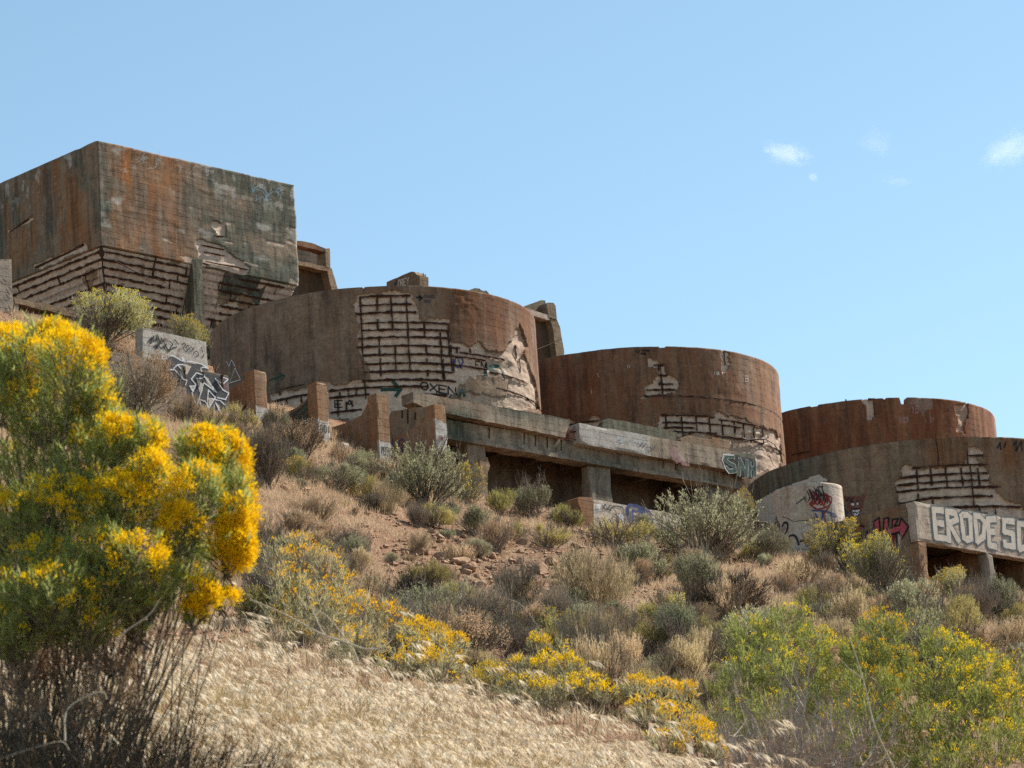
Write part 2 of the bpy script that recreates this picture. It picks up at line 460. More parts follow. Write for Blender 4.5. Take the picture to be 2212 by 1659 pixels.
_n = len(AP); _d = ((_Q[:, None] - _Q[None])**2).sum(-1)
_A = np.zeros((_n + 3, _n + 3)); _A[:_n, :_n] = _k(_d) + np.eye(_n) * 6.0
_A[:_n, _n] = 1; _A[:_n, _n + 1:] = _Q; _A[_n, :_n] = 1; _A[_n + 1:, :_n] = _Q.T
_wgt = np.linalg.solve(_A, np.concatenate([_R, np.zeros(3)]))
TERR_Z = 28.55
def hill_z(x, y):
    x = np.asarray(x, float); y = np.asarray(y, float)
    q = _q(x.ravel(), y.ravel()); out = np.empty(len(q))
    for i in range(0, len(q), 20000):
        qq = q[i:i + 20000]; d = ((qq[:, None] - _Q[None])**2).sum(-1)
        out[i:i + 20000] = _k(d) @ _wgt[:_n] + _wgt[_n] + qq @ _wgt[_n + 1:]
    out = out.reshape(x.shape)
    fade = sstep(28, 17, np.abs(x - 2)) * sstep(-10, -1, y) * sstep(128, 112, y)
    return base_z(x, y) + np.clip(out, -6, 6) * fade
def ground(x, y, fine=True):
    x = np.asarray(x, float); y = np.asarray(y, float)
    z = hill_z(x, y)
    p = row_p(x, y); sx = row_s(x, y)
    # terrace behind the platform and the buttress fins
    up = sstep(2.35, 2.6, p) * sstep(-2, 0, sx) + sstep(1.2, 3.8, p) * sstep(0, -2, sx)
    ledge = sstep(-2.75, -2.35, p) * sstep(-9.9, -10.4, sx) * sstep(-45, -35, sx)
    z = z + np.maximum(27.75 + .05 * np.clip(-11 - sx, 0, 12) + .62 * np.clip(p + 2.3, 0, 1.6) - z, 0) * ledge
    room = sstep(-.4, .4, p) * (p < 2.36) * sstep(-1.2, -.6, sx) * sstep(19.5, 18.5, sx)
    z = z - room * .3
    z = z - .27 * np.clip(p - np.interp(sx, [-1, 1, 5, 12], [-4.4, -4.8, -7.5, -8.5]), 0, 10) * (p < 2.36) * sstep(-1.0, .6, sx) * sstep(21, 18.5, sx)
    up = np.clip(up, 0, 1) * sstep(60, 45, np.abs(sx))
    z = z + np.maximum(TERR_Z - z, 0) * up
    z = np.where((p > 2.4) & (np.abs(sx) < 45), np.minimum(z, TERR_Z + .4), z)
    z = z + np.where(np.abs(sx) < 70, 4.6 * sstep(13.5, 17.5, p) * sstep(160, 140, y), 0)
    if fine:
        k = sstep(24, 45, y)
        z = z + fbm(x * .28, y * .28, 3, 4) * .34 * k + fbm(x * 1.6, y * 1.6, 21, 3) * .12 * (k + .25)
        # little scarps and washed-out ledges on the bare slope
        z = z + k * .18 * np.abs(fbm(x * .55 + 3, y * .25, 31, 3))
    return z
def ground1(x, y): return float(ground(np.array([x]), np.array([y]))[0])
def hit_ground(px, py, y0=44.0, y1=128.0, step=.25):
    d = ray(px, py); Y = np.arange(y0, y1, step); g = ground(d[0] * Y, Y); below = d[2] * Y < g
    i = int(np.argmax(below)) if below.any() else len(Y) - 1
    y = Y[i]; return np.array([d[0] * y, y, ground1(d[0] * y, y)])

def axis(fine0, fine1, step, lo, hi):
    a = list(np.arange(fine0, fine1, step)); x = fine1; s = step
    up = []
    while x < hi: up.append(x); s *= 1.35; x += s
    dn = []; x = fine0; s = step
    while x > lo: s *= 1.35; x -= s; dn.append(x)
    return np.array(dn[::-1] + a + up + [hi])
xs = axis(-19, 22, .26, -4000, 4000); ys = axis(8, 124, .26, -3000, 5000)
GX, GY = np.meshgrid(xs, ys, indexing='ij'); GZ = ground(GX, GY)
I = np.arange(GX.size).reshape(GX.shape)
gm, t = newmat('hillside_soil')
n1 = t.noise(t.pos((1, 1, 1)), .35, 6, .65); n2 = t.noise(t.pos((1, 1, 1), (4, 2, 0)), 1.7, 6, .7, .3); n3 = t.noise(t.pos((1, 1, 1), (1, 7, 0)), 9, 6, .75); n4 = t.noise(t.pos((1, 1, 1)), 45, 3, .7)
c = t.mix(t.ramp(n1, .36, .62), (.285, .150, .094), (.31, .205, .125))
c = t.mix(t.ramp(n2, .52, .68), c, (.42, .305, .195))
c = t.mix(t.ramp(n3, .50, .64, 0, .95), c, (.15, .066, .038))
c = t.mix(t.ramp(n3, .50, .33, 0, .6), c, (.58, .43, .30))
c = t.mix(.8, c, t.mix(t.ramp(n4, .3, .7), (.6, .6, .6), (1.15, 1.12, 1.1)), 'MULTIPLY')
t.done(c, .97, t.math('ADD', n3, t.math('MULTIPLY', n4, .5)), .9, .12, .05)
tag(MB().add(np.stack([GX, GY, GZ], -1).reshape(-1, 3), np.stack([I[:-1, :-1], I[1:, :-1], I[1:, 1:], I[:-1, 1:]], -1).reshape(-1, 4))
    .build('hillside', gm, smooth=True), kind='structure')
# ------------------------------------------------------------------ materials of the ruins
M = {}
M['tank_brown'] = concrete('weathered_brown_concrete', (.25, .185, .135), (.175, .125, .09), (.19, .085, .042), rust_amt=.35, dark_amt=.6, pale_amt=.3, seed=1.3)
M['tank_rust'] = concrete('rusty_concrete', (.245, .15, .095), (.18, .108, .067), (.215, .09, .045), rust_amt=.5, dark_amt=.65, pale_amt=.3, seed=4.1)
M['tank_orange'] = concrete('orange_rust_concrete', (.27, .14, .075), (.20, .102, .057), (.19, .075, .038), rust_amt=.4, dark_amt=.6, pale_amt=.3, seed=7.7)
M['tank_grey'] = concrete('lichen_brown_concrete', (.27, .20, .14), (.185, .13, .088), (.22, .10, .045), rust_amt=.3, dark_amt=.5, pale_amt=.10, seed=10.2)
M['bin'] = concrete('stained_bin_concrete', (.27, .205, .15), (.185, .14, .105), (.30, .125, .042), dark=(.03, .032, .026), green=(.135, .14, .11), rust_amt=.15, dark_amt=.55, pale_amt=.75, seed=13.9)
M['grey'] = concrete('grey_concrete', (.33, .275, .215), (.22, .18, .138), (.26, .13, .06), rust_amt=.22, dark_amt=.6, pale_amt=.4, seed=17.2)
M['pillar'] = concrete('buttress_concrete', (.30, .215, .145), (.22, .15, .098), (.30, .135, .055), rust_amt=.35, dark_amt=.25, pale_amt=.15, seed=21.5)
M['tan'] = concrete('tan_concrete', (.31, .235, .165), (.225, .165, .11), (.24, .105, .045), rust_amt=.25, dark_amt=.3, pale_amt=.25, seed=24.8)
M['wash'] = concrete('pale_washed_concrete', (.54, .475, .41), (.41, .35, .29), (.30, .16, .09), rust_amt=.18, dark_amt=.12, pale_amt=.3, seed=29.0)
M['dim'] = concrete('shaded_concrete', (.13, .10, .075), (.085, .066, .05), (.11, .06, .03), rust_amt=.2, dark_amt=.6, pale_amt=.1, seed=33.0)  # darker base colours, the shade of the recessed parts is put into them
M['rebar'] = plain('rusted_rebar', (.062, .032, .022), (.034, .019, .014), 30)
def paint_mat(name, col, wear=.35):
    m, t = newmat(name)
    f = t.noise(t.pos((1, 1, 1)), 5, 6, .72)
    p = t.n('ShaderNodeBsdfPrincipled'); p.inputs['Roughness'].default_value = .75; p.inputs['Specular IOR Level'].default_value = .2
    t.l(t.mix(t.ramp(f, .3, .7), tuple(x * 1.12 for x in col), tuple(x * .82 for x in col)), p.inputs['Base Color'])
    tr = t.n('ShaderNodeBsdfTransparent'); mx = t.n('ShaderNodeMixShader'); t.l(t.ramp(f, .62 - wear * .35, .72, .04 + wear * .3, min(1, .35 + wear)), mx.inputs[0])
    t.l(p.outputs[0], mx.inputs[1]); t.l(tr.outputs[0], mx.inputs[2]); t.l(mx.outputs[0], t.out.inputs[0]); return m
PM = {k: paint_mat('spray_paint_' + k, v, {'rose': .9, 'dim_red': .75, 'grey': .8, 'sky': .8, 'mural': .6, 'pale': .1, 'teal': .15}.get(k, .3)) for k, v in dict(black=(.014, .014, .017), white=(.62, .63, .64), greyblue=(.075, .10, .12), pale=(.46, .41, .345), pink=(.46, .085, .11),
      red=(.24, .028, .022), blue=(.035, .06, .17), teal=(.022, .062, .055), sky=(.22, .34, .42), charcoal=(.055, .056, .062), rose=(.42, .25, .25), green=(.045, .075, .05), grey=(.34, .32, .30), dim_red=(.19, .055, .042), mural=(.10, .085, .06)).items()}

# ------------------------------------------------------------------ paint and bars on a panel
def cat(pts, k=6):
    """smooth curve through points"""
    P = np.array(pts, float)
    if len(P) < 3: return [tuple(p) for p in P]
    Q = np.vstack([2 * P[0] - P[1], P, 2 * P[-1] - P[-2]]); out = []
    for i in range(1, len(Q) - 2):
        for u in np.arange(k) / k:
            out.append(tuple(.5 * ((2 * Q[i]) + (-Q[i - 1] + Q[i + 1]) * u + (2 * Q[i - 1] - 5 * Q[i] + 4 * Q[i + 1] - Q[i + 2]) * u * u + (-Q[i - 1] + 3 * Q[i] - 3 * Q[i + 1] + Q[i + 2]) * u**3)))
    out.append(tuple(P[-1])); return out
def ribbon(mb, panel, st, wd, off, disp=None):
    st = np.array(st, float)
    dd = []
    for a, b in zip(st[:-1], st[1:]):
        m = max(1, int(np.linalg.norm(b - a) / .06)); dd += [a + (b - a) * j / m for j in range(m)]
    dd.append(st[-1]); st = np.array(dd)
    if len(st) < 2: return
    T = unit(np.gradient(st, axis=0)); Nn = np.stack([-T[:, 1], T[:, 0]], 1)
    wv = wd / 2 * (1 + .18 * noise2(st[:, 0] * 9, st[:, 1] * 9, 3))[:, None]
    A = st + Nn * wv; B = st - Nn * wv
    if disp is None: oa = ob = off
    else: oa = disp(A[:, 0], A[:, 1]) + off; ob = disp(B[:, 0], B[:, 1]) + off
    V = np.concatenate([panel.map(A[:, 0], A[:, 1], oa * np.ones(len(A))), panel.map(B[:, 0], B[:, 1], ob * np.ones(len(A)))])
    n = len(A); i = np.arange(n - 1)
    mb.add(V, np.stack([i, i + n, i + n + 1, i + 1], 1))
def paint(name, mat, parent, panel, strokes, conv=ZD, wd=.05, off=.008, disp=None, smooth=False, label=None):
    mb = MB()
    for s in strokes:
        px = conv(cat(s) if smooth else s)
        st = [np.array(panel.hit(*p)) for p in px]
        if smooth or len(st) < 3: ribbon(mb, panel, st, wd, off, disp)
        else:
            for q, (u, v) in enumerate(zip(st[:-1], st[1:])):
                e = unit(v - u) * wd * .32; ribbon(mb, panel, [u - e, v + e], wd, off + .0007 * (q % 5), disp)
    o = mb.build(name, PM[mat], parent)
    if label: o['label'] = label
    return o
def fill(name, mat, parent, panel, polys, conv=ZD, off=.005, disp=None, jit=.03, cell=.035, seed=5, holes=0.0):
    mb = MB()
    for pl in polys:
        st = np.array([panel.hit(*p) for p in conv(pl)])
        lo, hi = st.min(0) - .05, st.max(0) + .05
        gx = np.arange(lo[0], hi[0], cell); gy = np.arange(lo[1], hi[1], cell)
        S, T = np.meshgrid(gx, gy, indexing='ij'); cs, ct = S[:-1, :-1] + cell / 2, T[:-1, :-1] + cell / 2
        m = pip(cs + fbm(cs * 6, ct * 6, seed) * jit, ct + fbm(cs * 6, ct * 6, seed + 4) * jit, [tuple(p) for p in st])
        if holes: m &= fbm(cs * 3, ct * 3, seed + 8) > holes - 1
        o = off if disp is None else disp(S, T) + off
        V = panel.map(S, T, o * np.ones_like(S)).reshape(-1, 3); I = np.arange(S.size).reshape(S.shape)
        q = np.stack([I[:-1, :-1][m], I[1:, :-1][m], I[1:, 1:][m], I[:-1, 1:][m]], 1)
        if len(q): mb.add(V, q)
    return mb.build(name, PM[mat], parent)
_C = [(.5 + .5 * math.sin(a), .5 - .5 * math.cos(a)) for a in np.linspace(0, 2 * math.pi, 13)]
FONT = {'E': [[(1, 0), (0, 0), (0, 1), (1, 1)], [(0, .5), (.8, .5)]], 'R': [[(0, 1), (0, 0), (.9, .08), (.95, .4), (0, .5), (1, 1)]], 'O': [_C], '0': [_C],
        'D': [[(0, 0), (0, 1), (.7, .92), (1, .5), (.7, .08), (0, 0)]], 'S': [[(1, .12), (.5, 0), (.05, .2), (.2, .45), (.8, .55), (.95, .8), (.5, 1), (0, .88)]],
        'N': [[(0, 1), (0, 0), (1, 1), (1, 0)]], 'H': [[(0, 0), (0, 1)], [(1, 0), (1, 1)], [(0, .5), (1, .5)]], 'X': [[(0, 0), (1, 1)], [(1, 0), (0, 1)]],
        'B': [[(0, 0), (0, 1), (.8, .95), (.9, .6), (0, .5), (.8, .4), (.75, .05), (0, 0)]], 'Y': [[(0, 0), (.5, .5), (1, 0)], [(.5, .5), (.5, 1)]],
        'T': [[(0, 0), (1, 0)], [(.5, 0), (.5, 1)]], 'I': [[(.5, 0), (.5, 1)]], 'P': [[(0, 1), (0, 0), (.9, .1), (.9, .45), (0, .5)]], 'A': [[(0, 1), (.5, 0), (1, 1)], [(.2, .6), (.8, .6)]],
        '2': [[(0, .2), (.4, 0), (.8, .2), (.6, .55), (0, 1), (1, .95)]], '6': [[(.9, 0), (.3, .4), (.05, .75), (.4, 1), (.9, .8), (.6, .55), (.1, .7)]], 'K': [[(0, 0), (0, 1)], [(1, 0), (0, .55), (1, 1)]],
        'C': [[(1, .1), (.4, 0), (0, .5), (.4, 1), (1, .9)]], 'G': [[(1, .1), (.4, 0), (0, .5), (.4, 1), (1, .9), (1, .55), (.6, .55)]], 'U': [[(0, 0), (.05, .9), (.5, 1), (.95, .9), (1, 0)]], 'L': [[(0, 0), (0, 1), (1, 1)]], '*': [[(0, .3), (1, .7)], [(1, .3), (0, .7)], [(.5, .1), (.5, .9)]]}
def text(s, x, y, gw, gh, gap=.35, slope=0.0, lean=0.0):
    out = []
    for ch in s:
        if ch != ' ':
            for st in FONT[ch]: out.append([(x + u * gw + lean * (1 - v) * gh, y + v * gh + slope * u * gw) for u, v in st])
        x += gw * (1 + gap); y += slope * gw * (1 + gap)
    return out

def solve_s(panel, t, s0, px, span=12.0):
    """s on the line of constant t whose picture has column px"""
    a, b = s0 - span * .02, s0 + span
    s = np.linspace(s0, s0 + (span if px > project(panel.map(s0, t))[0] else -span), 240)
    P = panel.map(s, np.full(len(s), t)); k = P @ CF; x = W / 2 + F * (P @ CR) / k
    return float(s[int(np.argmin(np.abs(x - px)))])
def bar(parent, panel, st, off, r=.031, seed=0):
    st = np.array(st, float); d = np.linalg.norm(st[-1] - st[0]); n = max(4, int(d / .11))
    if len(st) == 2: st = st[0] + (st[1] - st[0]) * np.linspace(0, 1, n)[:, None]
    n = len(st); rg = np.random.default_rng(seed)
    P = panel.map(st[:, 0], st[:, 1], off + .010 * noise2(st[:, 0] * 3, st[:, 1] * 3, seed)) + rg.normal(size=(n, 3)) * .007
    V, Fq = tubes(P[None], (r * (1 + .5 * rg.normal(size=(1, n)))).clip(r * .5, r * 2.1), 4)
    MB().add(V, Fq).build('rebar', M['rebar'], parent)
def bars(parent, panel, H, Vv, conv, off=-.015, r=.027, jag=0.0, seed=0, span=12.0):
    for i, (x0, y0, x1) in enumerate(H):
        (a, b), = conv([(x0, y0)]); (c, _), = conv([(x1, y0)])
        s0, t0 = panel.hit(a, b); s1 = solve_s(panel, t0, s0, c, span)
        bar(parent, panel, [(s0, t0), (s1, t0)], off, r, seed + i)
    for i, (x, y0, y1) in enumerate(Vv):
        (a, b), (c, d) = conv([(x, y0), (x, y1)])
        s0, t0 = panel.hit(a, b); _, t1 = panel.hit(c, d)
        bar(parent, panel, [(s0, t0), (s0, t1)], off - .03, r * .8, seed + 60 + i)

# ------------------------------------------------------------------ round tanks
def tank(label, px, py, Y, apx, hgt, mat, spalls, rough, attr_fn, H, Vv, conv, seed, notch=None, depth=.075, jit=.15, step=.045):
    C = at_y(px, py, Y); R = apx * (C @ CF) / F
    P = Cyl(C, R)
    t_ = thing('concrete_tank', label, 'tank', (C[0], C[1], C[2] - hgt), 'round concrete tanks on the hillside')
    inv = Matrix.Translation((-C[0], -C[1], -(C[2] - hgt)))
    fine = np.arange(-1.85 * R, 1.85 * R, step); coarse = np.arange(1.85 * R, 2 * math.pi * R - 1.85 * R, .4)
    s = np.concatenate([fine, coarse])
    tt = -.035 * np.clip(fbm(s * 1.3, s * 0, seed + 40, 4), 0, 1) - .05 * (noise2(s * 2.2, s * 0, seed + 50) > .72)
    if notch is not None:
        a, b, dp = notch; sa = P.hit(*a)[0]; sb = P.hit(*b)[0]
        tt = np.where((s > sa) & (s < sb), -dp + .03 * noise2(s * 9, 0 * s, 3), tt)
    sp = [conv(p) for p in spalls]; rg = [conv(p) for p in rough]
    def masks(S, T):
        a = softmask(P, sp, S, T, seed, jit); b = softmask(P, rg, S, T, seed + 3, jit)
        # small random flakes
        fl = (fbm(S * .9, T * 1.6, seed + 70, 4) > .52).astype(float) * .6
        return a, b, fl
    hb = []
    for x0, y0, x1 in H:
        (p, q), = conv([(x0, y0)]); (r_, _), = conv([(x1, y0)]); s0, t0 = P.hit(p, q); hb.append((s0, solve_s(P, t0, s0, r_), t0))
    vb = []
    for x, y0, y1 in Vv:
        (p, q), (p2, q2) = conv([(x, y0), (x, y1)]); s0, t0 = P.hit(p, q); vb.append((s0, t0, P.hit(p2, q2)[1]))
    def grime(S, T):
        g = np.zeros(S.shape)
        for s0, s1, t0 in hb:
            e = sstep(s0 - .1, s0 + .05, S) * sstep(s1 + .1, s1 - .05, S); d = t0 - T
            g = np.maximum(g, e * np.where(d > 0, np.exp(-(d / .058)**2), np.exp(-(d / .035)**2)))
        for s0, t0, t1 in vb: g = np.maximum(g, .9 * (T < t0 + .03) * (T > t1 - .03) * np.exp(-((S - s0) / .045)**2))
        return g
    def disp(S, T):
        a, b, fl = masks(S, T)
        lines = .012 * noise2(S * .3, T * 3.5, seed + 2)
        return lines + .010 * fbm(S * 4, T * 4, seed + 8) - a * (depth * (1 + .35 * fbm(S * 3, T * 3, seed + 5)) + .028 * fbm(S * 7, T * 9, seed + 11, 3)) \
            - b * (.05 + .10 * (fbm(S * 1.6, T * 3.2, seed + 6, 4) + .3)) - .018 * fl * (1 - a)
    def attr(S, T):
        a, b, fl = masks(S, T); A = np.zeros(S.shape + (5,)); A[..., 4] = grime(S, T)
        A[..., 2] = np.clip(a * (1 - .35 * b) + b * .52 + fl * .5, 0, 1)
        r, g, w_ = attr_fn(P, S, T); A[..., 0] = r; A[..., 1] = g; A[..., 3] = w_
        return A
    nt = int(hgt / step)
    mb = wall_mesh(P, s, np.full(len(s), -hgt), tt, nt, disp, attr, .38, closed=True)
    w_ = mb.build('wall', mat, t_, smooth=True); w_.matrix_parent_inverse = inv
    bars(t_, P, H, Vv, conv, seed=seed)
    for c in t_.children: c.matrix_parent_inverse = inv
    return t_, P, disp, inv
def kids(o, inv):
    for c in o.children: c.matrix_parent_inverse = inv

# first tank: the big patch of bare bars
def at1(P, S, T):
    x = S / P.R
    r = sstep(.35, .6, x) * sstep(-2.6, -1.2, T) * 1.0 + .25 * sstep(-1.0, -1.25, x) + .5 * sstep(1.0, 1.3, x)
    g = .5 * sstep(-1.05, -.6, x) * sstep(-.2, -.8, x) * sstep(-1.5, -2.5, T)
    return np.clip(r, 0, 1), g * .5, 0 * S
T1, P1, D1, I1 = tank('largest round tank, brown with a tall grid of bare rusty rods and OXEN written low', 805, 720, 117, 352, 5.4, M['tank_brown'],
    [[(985, 250), (1312, 243), (1335, 395), (1528, 412), (1540, 545), (1700, 565), (1760, 600), (1755, 720), (1590, 790), (1500, 980), (1050, 990), (800, 1010), (440, 1040), (445, 880), (700, 815), (1030, 785), (1015, 640), (975, 585), (960, 500), (1000, 420), (955, 330)]],
    [[(1750, 590), (1880, 600), (1930, 480), (1960, 450), (2010, 560), (1990, 640), (2040, 740), (2085, 960), (1500, 985), (1580, 860), (1880, 880), (1900, 780), (1760, 720)]],
    at1,
    [(990, 268, 1300), (985, 320, 1310), (962, 370, 1335), (985, 430, 1528), (1005, 472, 1530), (983, 520, 1540), (972, 573, 1600), (1000, 624, 1755), (1010, 677, 1755), (1020, 725, 1560), (1005, 777, 1580), (1015, 818, 1400), (800, 838, 1030), (805, 880, 1045), (810, 968, 1000),
     (490, 832, 655), (445, 905, 720), (1330, 857, 1520), (1600, 602, 1870), (1780, 720, 2010), (1820, 820, 2040)],
    [(990, 268, 560), (1003, 560, 700), (1015, 700, 880), (1092, 268, 345), (1097, 400, 470), (1178, 256, 465), (1272, 258, 470), (1283, 470, 700), (1105, 520, 625), (1203, 560, 725), (1113, 640, 745), (1383, 430, 510), (1395, 565, 615), (1400, 640, 665), (1480, 480, 760), (1526, 428, 620), (1497, 640, 775), (1545, 560, 715), (1582, 570, 605), (1663, 580, 615),
     (868, 840, 880), (917, 833, 872), (965, 828, 862), (852, 890, 985), (905, 905, 960), (940, 895, 930), (540, 880, 930), (500, 840, 860), (630, 870, 905), (1405, 722, 750), (1560, 640, 720), (1940, 560, 640), (1965, 640, 720), (1890, 780, 830)],
    Z2, 101)
paint('graffiti', 'black', T1, P1, text('OXEN', 1362, 778, 46, 46, .22, .18), Z2, .05, disp=D1, smooth=False, off=.014)
paint('graffiti', 'black', T1, P1, text('EICI', 1460, 838, 26, 34, .5, .25), Z2, .04, disp=D1, off=.014)
paint('graffiti', 'charcoal', T1, P1, text('CHAD', 1378, 254, 13, 20, .3, .05) + text('NO', 1380, 285, 16, 18, .3, .05), Z2, .028, disp=D1, off=.014)
paint('graffiti', 'black', T1, P1, [[(1330, 270), (1365, 275)], [(1350, 262), (1368, 275), (1350, 288)]], Z2, .06, disp=D1, off=.014)
paint('graffiti', 'teal', T1, P1, [[(1115, 828), (1235, 826)], [(1195, 780), (1238, 826), (1210, 865)]], Z2, .12, disp=D1, off=.014)
paint('graffiti', 'blue', T1, P1, [[(1565, 660), (1580, 635), (1610, 632), (1622, 655), (1600, 690), (1570, 680), (1575, 650)], [(1590, 640), (1612, 700)]], Z2, .05, disp=D1, off=.014, smooth=True)
paint('graffiti', 'black', T1, P1, text('EN', 1700, 655, 24, 40, .4, .15), Z2, .045, disp=D1, off=.014)
paint('graffiti', 'teal', T1, P1, [[(1745, 760), (1760, 710), (1800, 685), (1850, 690), (1870, 730), (1865, 770)], [(1780, 700), (1830, 720)], [(1590, 880), (1610, 830), (1630, 870)]], Z2, .10, disp=D1, off=.014, smooth=True)
paint('graffiti', 'black', T1, P1, text('EA', 835, 895, 45, 40, .5, -.05), Z2, .045, disp=D1, off=.014)
paint('graffiti', 'black', T1, P1, text('NY', 835, 1012, 22, 25, .3), Z2, .04, disp=D1, off=.014)
paint('graffiti', 'white', T1, P1, [[(205, 790), (235, 700), (270, 770), (205, 790)], [(185, 660), (200, 690), (215, 650), (235, 690)]], Z2, .03, disp=D1, off=.014)
paint('graffiti', 'teal', T1, P1, [[(470, 770), (520, 745)], [(505, 735), (535, 745), (515, 770)], [(520, 745), (440, 775)]], Z2, .05, disp=D1, off=.014)
kids(T1, I1)

def at2(P, S, T):
    x = S / P.R
    return np.clip(.45 + .5 * fbm(S * .4, T * .1, 7), 0, 1), .15 * sstep(-.3, .4, x) * sstep(-2, -3, T), .10 * sstep(.45, .6, x) * (fbm(S, T * .4, 15) > .2)
T2, P2, D2, I2 = tank('rust brown round tank in the middle, rising behind the long platform', 1345, 841, 127, 337, 5.6, M['tank_rust'],
    [[(1240, 330), (1290, 370), (1330, 400), (1345, 470), (1400, 480), (1435, 575), (1440, 625), (1200, 630), (1150, 615), (1210, 560), (1270, 540), (1290, 440), (1225, 400)],
     [(1320, 752), (1500, 760), (1820, 770), (1990, 830), (2100, 900), (2100, 960), (1700, 930), (1330, 900)], [(660, 820), (860, 800), (900, 850), (660, 860)], [(1745, 310), (1800, 310), (1790, 460), (1760, 470)]],
    [[(1700, 900), (1900, 890), (2060, 900), (2120, 850), (2170, 900), (2185, 1120), (2010, 1190), (1800, 1060), (1450, 930)]],
    at2,
    [(1262, 402, 1325), (1300, 475, 1360), (1300, 537, 1405), (1210, 580, 1420), (1200, 626, 1435), (1320, 760, 1700), (1330, 812, 1900), (1340, 848, 1560), (1350, 880, 1720), (660, 828, 865), (1450, 625, 2000), (1740, 790, 2080), (1700, 905, 1960)],
    [(1312, 400, 535), (1325, 535, 640), (1300, 400, 440), (1352, 762, 850), (1465, 766, 900), (1572, 770, 870), (1667, 778, 905), (1757, 790, 925), (1846, 800, 890), (1915, 815, 920), (1985, 835, 930), (2050, 860, 960), (1775, 310, 400)],
    Z3, 202)
paint('graffiti', 'black', T2, P2, [_c for _c in [[(1140, 285 + 20), (1150, 290), (1165, 300), (1150, 318), (1140, 305)]]] + text('CHAD', 1175, 290, 12, 14, .3, .02) + text('NO', 1175, 315, 14, 14, .3), Z3, .026, disp=D2, off=.012)
paint('graffiti', 'pale', T2, P2, text('IB', 1690, 450, 18, 22, .4) + text('B', 1920, 480, 24, 40, .3) + [[(860, 460), (872, 490)], [(815, 580), (822, 610)]] + text('O', 1075, 405, 18, 20), Z3, .022, disp=D2, off=.012)
# a bent pale rod hanging off the rim of broken concrete
_s = [P2.hit(*p) for p in Z3([(1735, 1000), (1830, 965), (1950, 940), (2050, 940), (2110, 975), (2150, 1040), (2170, 1110)])]
bar(T2, P2, np.array(_s), .10, .02, 9)
kids(T2, I2)

def at3(P, S, T):
    x = S / P.R
    return np.clip(.5 + .6 * fbm(S * .5, T * .1, 8) + .5 * sstep(.25, .3, x), 0, 1), .0 * S, .25 * sstep(.25, .3, x) * (fbm(S * 1.5, T * .7, 25) > .25)
T3, P3, D3, I3 = tank('farthest round tank, orange rust with a small notch broken in its rim', 1860, 934, 136, 288, 5.2, M['tank_orange'],
    [[(1020, 135), (1085, 145), (1090, 290), (1040, 300), (1000, 180)]], [[(1690, 180), (1800, 210), (1790, 300), (1770, 400), (1700, 400), (1720, 300)]], at3,
    [(470, 570, 600), (1040, 150, 1085)], [(1080, 150, 285), (870, 150, 300), (520, 545, 575)], Z4, 303, notch=(Z4([(1281, 128)])[0], Z4([(1330, 128)])[0], .28))
paint('graffiti', 'rose', T3, P3, text('IB', 1365, 205, 22, 50, .4) + text('NO', 1275, 290, 26, 36, .3) + [[(1500, 250), (1510, 330)], [(1470, 300), (1475, 330)], [(1525, 290), (1530, 320)]], Z4, .06, disp=D3, off=.012)
kids(T3, I3)

def at4(P, S, T):
    x = S / P.R
    return np.clip(.7 * sstep(-.12, .05, x) * sstep(-1.6, -.6, T) + .5 * fbm(S * .6, T * .1, 9), 0, 1), .6 * sstep(-.45, -.85, x) + .12 * sstep(-.1, .3, fbm(S, T * .3, 19)), 0 * S
T4, P4, D4, I4 = tank('round grey brown tank standing behind the roofed shelter with the big letters', 1980, 1036, 112, 368, 7.0, M['tank_grey'],
    [[(1250, 760), (1330, 680), (1560, 640), (1760, 600), (1900, 640), (1960, 700), (1950, 780), (2030, 830), (2020, 900), (2230, 960), (2230, 1060), (1900, 1020), (1400, 960), (1250, 920)], [(1790, 520), (1900, 560), (1910, 620), (1780, 620)]], [],
    at4,
    [(1370, 668, 1930), (1280, 742, 1940), (1255, 800, 1945), (1250, 850, 2030), (1400, 905, 1980), (1255, 935, 1420), (1560, 970, 2200), (1790, 575, 1900)],
    [(1402, 675, 830), (1507, 668, 800), (1622, 665, 800), (1740, 662, 800), (1868, 668, 810), (1412, 860, 905), (1810, 640, 960), (1780, 480, 640), (1880, 970, 1010), (1525, 915, 945), (2000, 975, 1020)],
    Z4, 404, depth=.085)
crack_or_slot = [[(1547, 410), (1550, 470), (1560, 520), (1566, 575), (1564, 650)]]
paint('crack_or_slot', 'black', T4, P4, crack_or_slot, Z4, .03, disp=D4, off=.004)
fill('graffiti', 'dim_red', T4, P4, [[(860, 860), (885, 885), (920, 880), (980, 882), (1030, 838), (1015, 900), (995, 985), (975, 1040), (935, 1055), (905, 1010), (880, 950)]], Z4, disp=D4, off=.012, jit=.03)
fill('graffiti', 'white', T4, P4, [[(915, 938), (932, 934), (935, 946), (918, 950)], [(948, 934), (965, 930), (966, 943), (950, 946)], [(918, 985), (975, 985), (965, 1030), (935, 1032)]], Z4, disp=D4, off=.018, jit=.01)
paint('graffiti', 'black', T4, P4, [[(905, 925), (935, 920)], [(950, 920), (972, 912)], [(915, 980), (945, 972), (978, 980)], [(862, 885), (880, 915), (897, 890), (915, 918), (930, 890)], [(925, 1000), (935, 1010), (945, 1000), (955, 1012), (965, 1002)]], Z4, .03, disp=D4, off=.021)
paint('graffiti', 'black', T4, P4, [[(2010, 520), (2030, 480), (2035, 530)], [(2060, 520), (2075, 470)], [(2130, 500), (2150, 470), (2150, 540), (2190, 470), (2195, 540)]], Z4, .05, disp=D4, off=.012)
paint('graffiti', 'charcoal', T4, P4, [[(860, 985), (885, 1000), (870, 1030), (855, 1010), (870, 985)]], Z4, .08, disp=D4, off=.014)
kids(T4, I4)

